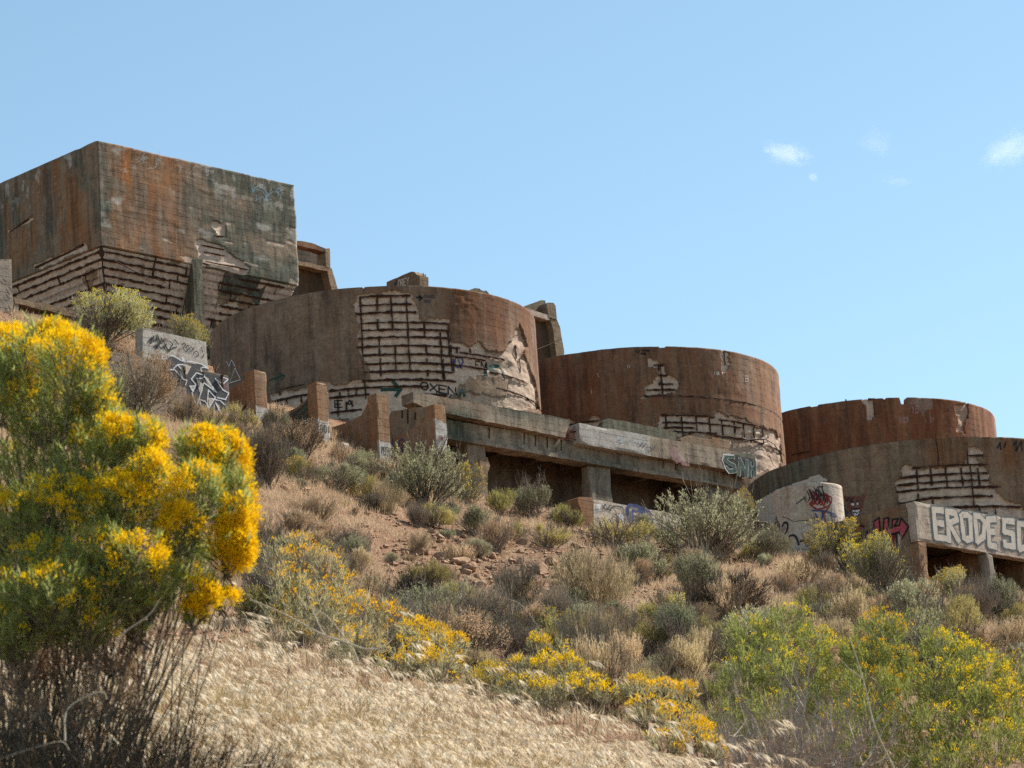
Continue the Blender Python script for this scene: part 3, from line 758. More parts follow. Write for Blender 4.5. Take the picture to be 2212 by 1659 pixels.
# ------------------------------------------------------------------ square bin with a tapering bottom
class Frustum:
    """closed rectangular tower: S = side index + fraction, T metres above the lower edge of the upright walls; below 0 it tapers"""
    def __init__(s, corners, z0, k): s.c = np.array(corners, float); s.z0 = z0; s.k = k; s.cen = s.c.mean(0); s.L = [np.linalg.norm(s.c[(i + 1) % 4] - s.c[i]) for i in range(4)]
    def corner(s, i, T):
        i = i % 4; c = s.c[i]; a = unit(s.c[(i + 1) % 4] - c); b = unit(s.c[(i - 1) % 4] - c)
        return c + (s.k * np.maximum(-T, 0))[..., None] * (a + b)
    def map(s, S, T, off=0):
        S, T, off = np.broadcast_arrays(np.asarray(S, float), np.asarray(T, float), np.asarray(off, float))
        seg = np.floor(S + 1e-9).astype(int); u = S - seg; out = np.zeros(S.shape + (3,))
        for g in range(seg.min(), seg.max() + 1):
            m = seg == g
            if not m.any(): continue
            A = s.corner(g, T[m]); B = s.corner(g + 1, T[m]); e = unit(s.c[(g + 1) % 4] - s.c[g % 4]); N = np.array([e[1], -e[0]])
            ep = unit(s.c[g % 4] - s.c[(g - 1) % 4]); Np = np.array([ep[1], -ep[0]])
            n = np.where((u[m] < 1e-6)[:, None], N + Np, N[None])
            p = A * (1 - u[m])[:, None] + B * u[m][:, None] + n * off[m][:, None]
            out[m] = np.concatenate([p, (s.z0 + T[m])[:, None]], 1)
        return out
    def hit(s, px, py, seg=None):
        best = None
        for g in ((1, 0) if seg is None else (seg,)):
            x = np.array([g + .5, 1.5])
            for it in range(25):
                x = np.array([np.clip(x[0], g - .6, g + 1.6), x[1]]); xx = lambda v: s.lin(g, v)
                f = np.array(project(xx(x))) - (px, py); e = 1e-3
                J = np.stack([(np.array(project(xx(x + [e, 0]))) - project(xx(x))) / e, (np.array(project(xx(x + [0, e]))) - project(xx(x))) / e], 1)
                x = x - np.linalg.solve(J, f) * (.9 if it > 3 else .6)
            if best is None or g <= x[0] <= g + 1: best = tuple(x)
            if g <= x[0] <= g + 1: break
        return best
    def face(s, g):
        q = lambda: None; L = s.L[g]
        q.hit = lambda px, py: (lambda h: ((h[0] - g) * L, h[1]))(s.hit(px, py, seg=g))
        q.map = lambda S, T, off=0: s.map(g + np.clip(np.asarray(S, float) / L, .001, .999), T, off)
        return q
    def lin(s, g, x):
        A = s.corner(g, np.array(x[1])); B = s.corner(g + 1, np.array(x[1])); p = A * (1 - (x[0] - g)) + B * (x[0] - g)
        return np.array([p[0], p[1], s.z0 + x[1]])
K0 = at_y(210, 303, 122.0); K1 = at_z(635, 400, K0[2]); Kl = at_z(20, 383, K0[2])
uR = unit((K1 - K0)[:2]); uL = unit((Kl - K0)[:2]); uL = unit(np.array([-uR[1], uR[0]]) * (1 if np.array([-uR[1], uR[0]]) @ uL > 0 else -1) * .6 + uL * .4)
def plumb_z(p, py):
    z = np.linspace(p[2] - 15, p[2], 3000); P = np.stack([np.full(3000, p[0]), np.full(3000, p[1]), z], 1)
    y = H / 2 - F * (P @ CU) / (P @ CF); return float(z[np.argmin(np.abs(y - py))])
zb = plumb_z(K0, 530)
Lr = np.linalg.norm((K1 - K0)[:2]); Ll = 7.2
c0 = K0[:2]; cR = c0 + uR * Lr; cL = c0 + uL * Ll
BF = Frustum([cL, c0, cR, cL + uR * Lr], zb, .38)
HB = K0[2] - zb
BIN = thing('concrete_bin', 'huge square concrete bin with tapering bottom at the top of the hill', 'bin', (c0[0], c0[1], TERR_Z))
IB = Matrix.Translation((-c0[0], -c0[1], -TERR_Z))
_spR = [Z1(p) for p in [[(1345, 610), (1420, 615), (1420, 690), (1345, 690)], [(1250, 720), (1420, 760), (1560, 870), (1560, 930), (1240, 870)]]]
_spL = [Z1(p) for p in [[(205, 890), (530, 740), (535, 790), (205, 920)], [(40, 670), (220, 550), (220, 580), (40, 680)]]]
def bmask(S, T):
    m = np.zeros(S.shape, bool); js = fbm(S * 9, T * 2.2, 61, 5) * .035; jt = fbm(S * 9, T * 2.2, 69, 5) * .3
    for pl in _spR: m |= pip(S + js, T + jt, [BF.hit(*p, seg=1) for p in pl])
    for pl in _spL: m |= pip(S + js, T + jt, [BF.hit(*p, seg=0) for p in pl])
    return m.astype(float)
def bflake(S, T):
    n = fbm(S * 5.5, T * 2.6, 81, 5) + .55 * fbm(S * 1.1, T * .8, 83, 2)
    zone = np.where(S > 1, sstep(.05, .2, S - 1) * (.55 + .45 * sstep(HB * .85, HB * .5, T)), .5)
    return sstep(.34, .42, n * zone + .02)
def bdisp(S, T): return .010 * noise2(S * 2, T * 4, 62) + .010 * fbm(S * 20, T * 3, 63) - .016 * bflake(S, T) - .06 * bmask(S, T) * (1 + .4 * fbm(S * 18, T * 3, 64)) + .01 * (noise2(S * 9, T * 1.2, 68) > .3)
def battr(S, T):
    A = np.zeros(S.shape + (4,)); A[..., 2] = np.maximum(bmask(S, T) * .8, .62 * bflake(S, T))
    x = S - 1
    n = fbm(S * 6, T * .25, 65, 4); n2 = fbm(S * 5, T * .8, 66, 4)
    A[..., 0] = np.where(x > 0, sstep(.66, .16, x + n * .25) * sstep(-.3, .05, n2 + .2), .75 * sstep(-.25, .3, n2)) * sstep(.0, .06, np.abs(x))
    bl = sstep(.05, .35, fbm(S * 7, T * .7, 91, 5) + .35 * fbm(S * 1.5, T * .4, 93, 2) + np.where(x > 0, .55 * sstep(.4, .75, x) - .12, -.05))
    A[..., 1] = np.clip(.62 * bl + np.where(x > 0, sstep(.36, .60, x + n * .22) * (.62 + 1.3 * n2 + .7 * n) + .6 * sstep(.13, .02, x) + .8 * sstep(.25, .5, n) * sstep(.1, .3, x), .7 * sstep(.1, .5, n) + .3 * sstep(-.2, -.5, x)), 0, 1)
    A[..., 3] = .6 * (fbm(S * 22, T * 1.6, 67, 4) > .27) * sstep(HB * .5, HB * .95, T) + .5 * sstep(.25, .45, fbm(S * 11, T * 2.4, 71, 5)) * (x > 0)
    return A
sv = np.concatenate([np.linspace(.0, 1, 120)[:-1], np.linspace(1, 2, 150)[:-1], np.linspace(2, 4, 17)[:-1]])
tt = np.full(len(sv), HB) - .05 * np.clip(fbm(sv * 14, sv * 0, 72, 3), 0, 1)
wall_mesh(BF, sv, np.zeros(len(sv)), tt, 90, bdisp, battr, .35, closed=True).build('wall', M['bin'], BIN, smooth=True)
def hdisp(S, T): return -.08 + .035 * fbm(S * 14, T * 2.2, 73, 4) + .02 * fbm(S * 60, T * 9, 74, 2)
def hattr(S, T):
    A = np.zeros(S.shape + (5,)); dd = ((-T - .16) / .27) % 1.0; A[..., 4] = .8 * np.maximum(np.exp(-(dd / .22)**2), np.exp(-((1 - dd) / .14)**2)); n2 = fbm(S * 7, T * .8, 76, 4); x = S - 1
    A[..., 2] = .95 * (fbm(S * 7, T * 1.1, 75, 4) > -.36); A[..., 1] = np.clip(.9 * ((x > .62) & (x < .85) & (n2 > -.15)) + .25 * (n2 > .2), 0, 1)
    A[..., 2] *= 1 - ((x > .62) & (x < .85) & (n2 > -.15))
    return A
HD = 3.9
wall_mesh(BF, sv, np.full(len(sv), -HD), np.full(len(sv), -.02), 100, hdisp, hattr, .3, closed=True).build('hopper', M['tan'], BIN, smooth=True)
_r = np.random.default_rng(5)
for t0 in np.arange(-.16, -3.8, -.27):
    for a, b in ((.04, .99), (1.005, 1.50), (1.56, 1.98)):
        a2 = a + (_r.uniform(0, .22) if a != 1.005 else 0); b2 = b - (_r.uniform(.0, .18) if b != .99 else 0)
        if _r.uniform() < .93: bar(BIN, BF, [(a2 + (b2 - a2) * k / 40, t0 + .012 * math.sin(k * .7 + a2 * 9)) for k in range(41)], -.045, .034, int(_r.integers(9999)))
        if _r.uniform() < .9:
            s1 = _r.uniform(a2, b2); bar(BIN, BF, [(s1, t0 + .04), (s1, t0 - .3)], -.055, .022, int(_r.integers(9999)))
bar(BIN, BF, [(1.0, -.05), (1.0, -3.7)], -.05, .05, 77)
for a, b in (((1275, 745), (1415, 775)), ((1290, 790), (1420, 815)), ((1300, 850), (1560, 900)), ((1250, 850), (1340, 880)), ((1345, 690), (1415, 692)), ((60, 668), (215, 552)), ((250, 700), (380, 636)), ((220, 890), (520, 745))):
    g = 1 if a[0] > 640 else 0
    bar(BIN, BF, [BF.hit(*Z1([a])[0], seg=g), BF.hit(*Z1([b])[0], seg=g)], -.02, .028, a[0])
bar(BIN, BF, [BF.hit(*Z1([p])[0], seg=1) for p in ((700, 850), (860, 930), (1040, 990))], .12, .014, 3)
bar(BIN, BF, [BF.hit(*Z1([p])[0], seg=1) for p in ((980, 820), (960, 900), (955, 960))], .06, .03, 4)
# pale scratched tags along the top of the bin, sky blue ones by the far corner
_sc = []
for cx, cy, n, w_, h_ in ((900, 205, 9, 22, 50), (1000, 215, 9, 18, 60), (1120, 225, 5, 14, 40), (1230, 310, 6, 20, 60), (1330, 280, 6, 16, 40), (960, 260, 5, 20, 20), (1130, 270, 4, 8, 40)):
    _sc += [[(cx + _r.normal() * w_, cy + _r.normal() * h_ * .4) for _ in range(3)] for _ in range(n)]
paint('graffiti', 'grey', BIN, BF.face(1), _sc, Z1, .022, off=.022)
_sc = []
for cx, cy, n, w_, h_ in ((1600, 410, 7, 16, 50), (1680, 430, 9, 22, 60), (1760, 410, 8, 16, 40)):
    _sc += [[(cx + _r.normal() * w_, cy + _r.normal() * h_ * .5) for _ in range(3)] for _ in range(n)]
paint('graffiti', 'sky', BIN, BF.face(1), _sc, Z1, .024, off=.022)
# the pier under the bin
ps = BF.hit(*Z1([(1262, 900)])[0], seg=1)[0] - 1
pb = np.concatenate([c0 + uR * Lr * ps - uR * .42 , [TERR_Z - .5]])
inw = np.array([-uR[1], uR[0], 0]);
if inw[1] < 0: inw = -inw
def pier_shade(X):
    A = np.zeros((len(X), 4)); A[:, 0] = .15; A[:, 1] = .85; return A  # deep stain all over puts the pier's shade into its colour
block('pier', M['pillar'], BIN, pb - np.array([*(-inw[:2] * -.02), 0]), [*uR, 0], [0, 0, 1], inw, .5, zb - TERR_Z + .5 + .25, 1.3, step=.15, amp=.015, seed=4, chip=.04, fat=pier_shade)
# footing that carries the hopper
cb = c0 + (uR + np.array(inw[:2])) * .38 * HD
block('footing', M['tan'], BIN, [*(cb - (uR + inw[:2]) * .1), TERR_Z - .5], [*uR, 0], [0, 0, 1], inw, Lr - 2 * .38 * HD + .2, zb - HD - TERR_Z + .55, Ll - 2 * .38 * HD + .2, step=.3)
kids(BIN, IB)
# ------------------------------------------------------------------ row structures
U3 = np.array([RA[0], RA[1], 0.0]); I3v = np.array([-RA[1], RA[0], 0.0]); UP = np.array([0, 0, 1.0])
def rowpanel(px, py, Y, inward=0.0): return Plane(at_y(px, py, Y) + I3v * inward, U3)
def crosspanel(px, py, Y): return Plane(at_y(px, py, Y), I3v)
def begin(name, label, cat_, p, group=None):
    o = thing(name, label, cat_, tuple(p), group); return o, Matrix.Translation(-Vector(p))
def stain(r=0., g=0., a=0.):
    def f(X):
        A = np.zeros((len(X), 4)); A[:, 0] = r; A[:, 1] = g; A[:, 3] = a; return A
    return f

# ---- buttress fins with hollowed backs
def buttress(label, tl, tr, Y, paint_y, curve, conv, words):
    P0 = at_y(*tl, Y); P = Plane(P0, U3); s1 = P.hit(*tr)[0]
    g = ground1(P0[0], P0[1]) - .6
    o, inv = begin('buttress', label, 'buttress', (P0[0], P0[1], g + .6), 'buttress fins below the largest tank')
    zp = P0[2] + P.hit(*paint_y)[1]
    def fat(X):
        A = np.zeros((len(X), 4)); d = (X - P0) @ P.N
        low = X[:, 2] < zp + .12 * ((X - P0) @ U3) * -1 + .03 * noise2(X[:, 0] * 6, X[:, 1] * 6, 2)
        A[:, 3] = np.where(low & (d > -.06), 1.0, 0); A[:, 0] = np.where(low, .1, .42); return A
    h = P0[2] - g
    block('pilaster', M['pillar'], o, P0 - UP * h, U3, UP, I3v, s1, h, .42, step=.06, amp=.010, seed=int(tl[0]), chip=.05, fat=fat)
    Q = Plane(P0 + U3 * .07 + I3v * .42, I3v)
    pts = [Q.hit(*p) for p in conv(curve)]
    smax = max(p[0] for p in pts)
    poly = [(-.01, pts[0][1])] + [p for p in pts if p[0] > .02] + [(smax + .05, -h), (-.01, -h)]
    prism('fin', M['pillar'], o, Q, poly, max(.2, s1 - .12), fat=stain(.22, .12), seed=int(tl[0]), amp=.015)
    kids(o, inv); return o, P, Q, inv
b1, bp1, bq1, bi1 = buttress('orange topped concrete buttress nearest the wall with white line graffiti', (549, 798), (576, 800.6), 100.7, (560, 877), [(350, 722), (325, 745), (290, 770), (240, 810), (190, 838)], Z2, None)
b2, bp2, bq2, bi2 = buttress('concrete buttress with a dark green face painted on its hollowed side', (683, 824), (708, 825.6), 102.4, (695, 906), [(722, 785), (705, 835), (670, 885), (610, 935), (545, 968)], Z2, None)
b3, bp3, bq3, bi3 = buttress('tan concrete buttress with thin black scribble on its white base, next to the blue swirl', (813, 849), (838, 850.5), 104.2, (825, 952), [(1075, 880), (1050, 930), (1000, 985), (930, 1025), (820, 1060)], Z2, None)
b4, bp4, bq4, bi4 = buttress('concrete buttress with a hole in its tall white front, touching the platform end', (938, 873), (962.5, 874), 106, (950, 907), [(950, 620), (880, 740), (800, 840), (650, 980), (480, 1080), (320, 1125), (240, 1130)], Z9, None)
paint('graffiti', 'black', b2, bp2, text('BOI', 752, 1045, 14, 45, .5, .1) + text('*', 805, 1120, 14, 20), Z2, .035)
paint('graffiti', 'black', b3, bp3, text('PEEPD', 1122, 1175, 9, 46, .35, .2), Z2, .028)
paint('graffiti', 'teal', b4, bp4, [[(1215, 1620), (1240, 1430)], [(1215, 1470), (1245, 1425), (1280, 1500)]] + text('B', 1245, 1560, 40, 60), Z9, .04)
fill('spalled_hole', 'dim_red', b4, bp4, [[(1165, 1160), (1195, 1120), (1240, 1110), (1270, 1180), (1245, 1230), (1195, 1230)]], Z9, off=.012, jit=.04, cell=.02)
fill('spalled_hole', 'black', b4, bp4, [[(1205, 1170), (1235, 1150), (1250, 1190), (1225, 1205)]], Z9, off=.016, jit=.02, cell=.015)
paint('graffiti', 'black', b1, bq1, [[(265, 930), (295, 1010)], [(300, 925), (275, 970), (310, 1000)], [(318, 925), (322, 1000)], [(345, 950), (320, 975), (345, 990)]], Z2, .04, off=.012)
fill('graffiti', 'mural', b2, bq2, [[(722, 800), (690, 870), (640, 925), (565, 975), (550, 1080), (640, 1100), (740, 1105), (735, 900)]], Z2, off=.010, jit=.05)
fill('graffiti', 'rose', b2, bq2, [[(650, 1040), (700, 1000), (735, 960), (738, 1100), (640, 1100)]], Z2, off=.014, jit=.08)
fill('graffiti', 'black', b2, bq2, [[(620, 1040), (650, 1005), (690, 1000), (705, 1020), (680, 1050), (640, 1060)]], Z2, off=.018, jit=.02)
fill('graffiti', 'sky', b2, bq2, [[(655, 1015), (680, 1012), (685, 1035), (660, 1042)]], Z2, off=.021, jit=.01)
fill('graffiti', 'black', b2, bq2, [[(664, 1020), (675, 1018), (677, 1030), (667, 1033)]], Z2, off=.024, jit=.01)
paint('graffiti', 'teal', b2, bq2, [[(720, 830), (690, 890), (640, 940), (570, 1000)], [(725, 880), (700, 930), (655, 960), (590, 1060)], [(700, 980), (670, 990), (630, 1020)], [(720, 940), (710, 990)]], Z2, .06, off=.018, smooth=True)
fill('graffiti', 'red', b2, bq2, [[(640, 1080), (700, 1075), (690, 1100), (645, 1100)]], Z2, off=.02, jit=.02)
paint('graffiti', 'blue', b4, bq4, [[(265, 1140), (275, 1300), (300, 1440), (400, 1370), (480, 1400), (440, 1440)], [(420, 1200), (395, 1260), (420, 1360), (480, 1330), (505, 1260), (470, 1190), (420, 1200)], [(440, 1290), (460, 1300)], [(300, 1500), (270, 1600)]], Z9, .04, off=.012, smooth=True)
for o_, v_ in ((b1, bi1), (b2, bi2), (b3, bi3), (b4, bi4)): kids(o_, v_)
# small white post in front of the third fin
pp = at_y(*Z2([(885, 1145)])[0], 103.0); g = ground1(pp[0], pp[1])
so_, si_ = begin('concrete_post', 'short white concrete post standing in brush between two buttresses', 'post', (pp[0], pp[1], g))
block('shaft', M['wash'], so_, [pp[0], pp[1], g - .4], U3, UP, I3v, .30, pp[2] - g + .4, .3, step=.08, amp=.01, chip=.05); kids(so_, si_)

# ---- long platform
PF = Plane(PL0, U3)
pl, pli = begin('loading_platform', 'long concrete platform on thick columns below the round tanks', 'platform', (PL0[0], PL0[1], ground1(PL0[0], PL0[1])))
gs = stain(.05, .5)
def pan(inward): return Plane(PL0 + I3v * inward, U3)
def gfat(X):
    A = np.zeros((len(X), 4)); A[:, 1] = np.clip(.10 + 1.1 * noise3(X[:, 0] * .6, X[:, 1] * .6, X[:, 2] * 2, 8), 0, 1); A[:, 0] = np.clip(noise3(X[:, 0] * .4, X[:, 1] * .4, 3, 9), 0, 1) * .6
    return A
A_ = Z2([(1312, 842), (2212, 1000)]) + Z3([(620, 785), (662, 805), (655, 850), (640, 880), (632, 922)]) + [(965.5, 892.3), (922.8, 883.3), (894.7, 869.6)]
prism_px('parapet', M['grey'], pl, PF, A_, .55, fat=gfat, sub=.12, amp=.02)
A_ = Z3([(725, 815), (770, 818), (1240, 912), (1960, 1058), (1990, 1075), (2000, 1120), (1985, 1180), (1960, 1225), (1700, 1172), (1260, 1080), (745, 965), (733, 900)])
def gfat2(X):
    A = gfat(X); s_ = (X - PL0) @ U3; q0 = PF.hit(*Z3([(1000, 900)])[0])[0]; q1 = PF.hit(*Z3([(1240, 950)])[0])[0]
    A[:, 3] = np.where(s_ < q1, .75, .0); A[:, 1] *= np.where(s_ < q1, .15, 1); return A
# lattice block so that the pale wash can end part-way along it
s0, t0 = PF.hit(*Z3([(728, 816)])[0]); s1, t1 = PF.hit(*Z3([(1992, 1066)])[0]); sb, tb_ = PF.hit(*Z3([(745, 966)])[0])
block('parapet', M['grey'], pl, PL0 + U3 * s0 + UP * (tb_), U3, UP, I3v, s1 - s0, t0 - tb_, .5, step=.11, amp=.006, seed=6, chip=.03, fat=gfat2)
fill('graffiti', 'dim_red', pl, PF, [[(650, 870), (720, 830), (725, 930), (650, 945), (630, 925)]], Z3, off=-.18, jit=.1)
# rubble and bent rods in the gap
for i, (a, b) in enumerate((((650, 880), (730, 870)), ((640, 905), (735, 930)), ((690, 860), (740, 880)))):
    bar(pl, PF, [PF.hit(*p) for p in Z3([a, b])], -.15 - .05 * i, .018, 40 + i)
beam_top = Z3([(-440, 810), (640, 918), (745, 962), (1260, 1078), (1960, 1222)]); beam_bot = Z3([(1800, 1300), (1560, 1262), (960, 1160), (800, 1130), (60, 985), (-420, 905)])
PB = pan(.32)
bt0 = PB.hit(*Z3([(60, 880)])[0]); bb0 = PB.hit(*Z3([(60, 985)])[0]); e0 = PB.hit(*Z2([(1335, 895)])[0])[0] + .15; e1 = PB.hit(*Z3([(1900, 1260)])[0])[0]
zt_ = tb_ + .16; zbm = bb0[1]
block('girder', M['grey'], pl, PL0 + I3v * .32 + U3 * e0 + UP * zbm, U3, UP, I3v, e1 - e0, zt_ - zbm, .5, step=.14, amp=.014, seed=8, chip=.07, fat=gfat)
block('ledge', M['grey'], pl, PL0 + I3v * .22 + U3 * e0 + UP * zbm, U3, UP, I3v, e1 - e0, .14, .09, step=.14, amp=.014, seed=9, chip=.05, fat=gfat)
# slots in the girder: flat black strips painted for their dark insides
for x in (415, 500, 335, 85, 1330, 1420, 600):
    (a, b), (c_, d_) = Z3([(x, 905 + (x - 415) * .17), (x, 985 + (x - 415) * .17)])
    paint('crack_or_slot', 'black', pl, PB, [[(a, b), (c_, d_)]], ZD, .05, off=.02)
block('deck', M['grey'], pl, PL0 + I3v * .56 + U3 * (e0 - .1) + UP * (tb_ - .05), U3, UP, I3v, s1 - e0 + .1, .22, 2.1, step=.3, amp=.01, fat=gs)
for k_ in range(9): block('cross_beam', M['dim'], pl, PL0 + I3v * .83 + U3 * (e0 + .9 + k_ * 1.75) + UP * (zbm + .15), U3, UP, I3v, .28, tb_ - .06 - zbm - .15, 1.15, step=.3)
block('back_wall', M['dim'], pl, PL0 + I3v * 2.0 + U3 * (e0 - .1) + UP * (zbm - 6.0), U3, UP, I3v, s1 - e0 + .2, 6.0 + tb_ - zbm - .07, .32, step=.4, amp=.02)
def column(px0, px1, conv, pnl, depth, mat, **k):
    (a, b), (c_, d_) = conv([px0, px1]); sa, ta = pnl.hit(a, b); sc_, _ = pnl.hit(c_, d_)
    base = pnl.O + pnl.U * sa; gz = min(ground1(base[0], base[1]), ground1(*(base + U3 * .5)[:2])) - .5
    top = pnl.O[2] + zbm
    block('column', mat, pl, [base[0], base[1], gz], U3, UP, I3v, sc_ - sa, PL0[2] + zbm - gz + .03, depth, step=.09, **k)
column((1640, 1170), (1752, 1190), Z2, pan(.36), .5, M['grey'], amp=.035, seed=3, chip=.14, fat=stain(.3, .3))
column((797, 1135), (953, 1160), Z3, pan(.38), .42, M['grey'], amp=.012, seed=4, chip=.06, fat=stain(.1, .3))
column((1345, 1320), (1400, 1330), Z3, pan(1.5), .35, M['dim'], amp=.012, seed=5)
column((1655, 1290), (1802, 1300), Z3, pan(.40), .42, M['grey'], amp=.012, seed=6, chip=.06, fat=stain(.1, .5))
# broken lump hanging on the first column
_b = Z2([(1715, 1250), (1760, 1240), (1778, 1290), (1770, 1340), (1735, 1370), (1712, 1330)])
prism_px('broken_lump', M['grey'], pl, pan(.30), _b, .3, amp=.03, sub=.08, fat=stain(.4, .1))
# slotted end wall seen past the last fin
CE = Plane(PL0 + U3 * .25, I3v)
prism_px('end_wall', M['tan'], pl, CE, Z9([(660, 560), (430, 620), (250, 640), (210, 720), (230, 1500), (1000, 1700), (1000, 560)]), .3, fat=stain(.3, .2), amp=.02)
paint('crack_or_slot', 'black', pl, CE, [[(570, 600), (572, 890)], [(720, 660), (718, 800)], [(460, 620), (462, 780)]], Z9, .07, off=.012)  # flat black strips painted for the dark inside the slots
# broken upstands along the rear of the deck
prism_px('upstand', M['tan'], pl, pan(1.55), Z3([(893, 840), (912, 805), (935, 782), (1100, 812), (1430, 885), (1425, 990), (900, 910)]), .25, fat=stain(.1, .8), sub=.12, amp=.02)
prism_px('upstand', M['tan'], pl, pan(1.5), Z3([(1455, 935), (1480, 915), (1520, 905), (1690, 935), (1715, 985), (1735, 1015), (1480, 1010)]), .3, fat=stain(.4, .2), sub=.1, amp=.03)
prism_px('upstand', M['tan'], pl, pan(1.9), Z3([(1680, 922), (1800, 936), (1815, 975), (1800, 1020), (1700, 1010)]), .3, fat=stain(.5, .0), sub=.1, amp=.03)
# SNH lettering and scrawls
fill('graffiti', 'black', pl, PF, [[(1760, 1060), (1790, 1035), (1850, 1042), (1890, 1062), (1985, 1072), (1998, 1120), (1985, 1200), (1960, 1218), (1880, 1190), (1800, 1165), (1760, 1110)]], Z3, off=.016, jit=.05)
sn = [[(1835, 1062), (1790, 1052), (1772, 1080), (1800, 1105), (1838, 1125), (1845, 1160), (1800, 1165), (1780, 1140)], [(1872, 1190), (1880, 1080), (1925, 1195), (1930, 1090)], [(1948, 1090), (1952, 1205)], [(1985, 1085), (1988, 1205)], [(1950, 1140), (1988, 1148)]]
paint('graffiti', 'pale', pl, PF, sn, Z3, .165, off=.020)
paint('graffiti', 'teal', pl, PF, sn, Z3, .125, off=.024)
paint('graffiti', 'white', pl, PF, [[(1830, 1050), (1760, 1045), (1752, 1085), (1775, 1150), (1800, 1180)], [(1995, 1090), (2000, 1130)]], Z3, .035, off=.028)
paint('graffiti', 'charcoal', pl, PF, [[(1150, 960), (1165, 985), (1180, 960), (1190, 990), (1205, 965)], [(1210, 965), (1215, 1020), (1235, 1025), (1240, 990), (1218, 990)], [(1250, 975), (1260, 1005), (1280, 975)], [(1280, 960), (1310, 1058)]], Z3, .03, off=.016)
paint('graffiti', 'sky', pl, PF, [[(1010, 935), (1035, 925), (1040, 950), (1020, 955)], [(1060, 940), (1090, 945), (1110, 940)], [(1130, 950), (1190, 960)]], Z3, .05, off=.016)
fill('graffiti', 'rose', pl, PF, [[(1380, 970), (1400, 965), (1460, 1060), (1520, 1110), (1515, 1125), (1400, 1095), (1370, 1010)]], Z3, off=.014, jit=.12, holes=.95)
kids(pl, pli)

# ---- low painted wall with broken end post
LP = rowpanel(*Z3([(835, 1364)])[0], 102.2)
lw, lwi = begin('low_wall', 'low pale wall with big blue ET graffiti at the foot of the platform', 'wall', LP.O - UP * 1.4)
prism_px('panel', M['wash'], lw, LP, Z3([(835, 1364), (1445, 1476), (1600, 1506), (1600, 1760), (835, 1640)]), .3, sub=.12, amp=.01)
prism_px('end_post', M['pillar'], lw, Plane(LP.O - I3v * .06, U3), Z3([(720, 1356), (740, 1345), (820, 1342), (832, 1358), (828, 1640), (745, 1640), (742, 1430)]), .45, sub=.09, amp=.03, fat=stain(.6, 0))
E_ = [[(1150, 1450), (1110, 1445), (1112, 1530), (1150, 1535)], [(1112, 1485), (1145, 1488)], [(1155, 1455), (1200, 1460)], [(1178, 1460), (1180, 1545)]]
paint('graffiti', 'blue', lw, LP, [[(1085, 1530), (1080, 1420), (1120, 1410), (1170, 1425), (1200, 1440)], [(1155, 1440), (1200, 1435), (1235, 1460), (1250, 1500), (1245, 1560)], [(1070, 1420), (1078, 1480)]], Z3, .11, off=.014, smooth=True)
paint('graffiti', 'blue', lw, LP, E_, Z3, .07, off=.018)
fill('graffiti', 'pale', lw, LP, [[(1100, 1440), (1150, 1440), (1150, 1540), (1100, 1530)]], Z3, off=.010, jit=.02)
paint('graffiti', 'charcoal', lw, LP, [[(890, 1405), (905, 1425), (915, 1400), (930, 1430), (950, 1410)], [(900, 1430), (950, 1440)], [(950, 1450), (965, 1420), (1000, 1415), (1040, 1430), (1050, 1480)], [(980, 1470), (1010, 1490)], [(1320, 1500), (1330, 1470), (1370, 1465)], [(1400, 1490), (1430, 1500)]], Z3, .045, off=.014, smooth=True)
fill('graffiti', 'white', lw, LP, [[(855, 1395), (885, 1400), (880, 1430), (850, 1425)], [(1000, 1470), (1040, 1475), (1050, 1520), (1010, 1510)]], Z3, off=.012, jit=.06)
fill('graffiti', 'sky', lw, LP, [[(845, 1430), (880, 1440), (870, 1460), (845, 1455)], [(1020, 1400), (1060, 1410), (1050, 1425)]], Z3, off=.013, jit=.05)
kids(lw, lwi)

# ---- rounded stub in front of the nearest tank
SC_ = at_y(1744, 1060, 104); SR = 75 * (SC_ @ CF) / F
st_, sti = begin('round_stub', 'small pale round concrete stub scrawled with red and black graffiti', 'concrete stub', (SC_[0], SC_[1], SC_[2] - 3.2))
SP = Cyl(SC_, SR); ss = np.arange(0, 2 * math.pi * SR - .03, .05)
def sdisp(S, T): return .012 * fbm(S * 3, T * 3, 5) - .02 * (fbm(S * 1.5, T * 1.5, 6) > .45)
def sattr(S, T):
    A = np.zeros(S.shape + (4,)); A[..., 0] = .5 * sstep(.6, 1.2, S / SR) * sstep(.1, .3, fbm(S * 5, T * .5, 3)); return A
wall_mesh(SP, ss, np.full(len(ss), -3.2), -.05 * np.clip(fbm(ss * 2, ss * 0, 4), 0, 1), 64, sdisp, sattr, .3, closed=True).build('wall', M['wash'], st_, smooth=True)
rr = np.random.default_rng(3)
paint('graffiti', 'red', st_, SP, [[(600 + rr.normal() * 0 + i * 11, 860 + rr.normal() * 12), (620 + i * 12, 900 + rr.normal() * 20), (600 + i * 13, 950 + rr.normal() * 14)] for i in range(13)] + [[(600, 940), (660, 980), (740, 960), (700, 1020)], [(690, 1000), (720, 1080)], [(660, 1060), (700, 1090)]], Z4, .055, off=.012, smooth=True)
paint('graffiti', 'black', st_, SP, [[(580 + i * 12, 835 + rr.normal() * 12), (600 + i * 13, 880 + rr.normal() * 20), (590 + i * 14, 920 + rr.normal() * 10)] for i in range(11)] + [[(535, 910), (575, 890)], [(555, 880), (570, 920)], [(640, 850), (660, 815), (700, 810)], [(500, 940), (540, 910)], [(690, 1040), (700, 1010), (720, 1040)]], Z4, .03, off=.018, smooth=True)
paint('graffiti', 'blue', st_, SP, [[(620, 990), (700, 992), (790, 1020)], [(640, 1010), (660, 1050)], [(700, 1000), (690, 1060)], [(740, 1000), (780, 1040), (800, 1030)]], Z4, .05, off=.020)
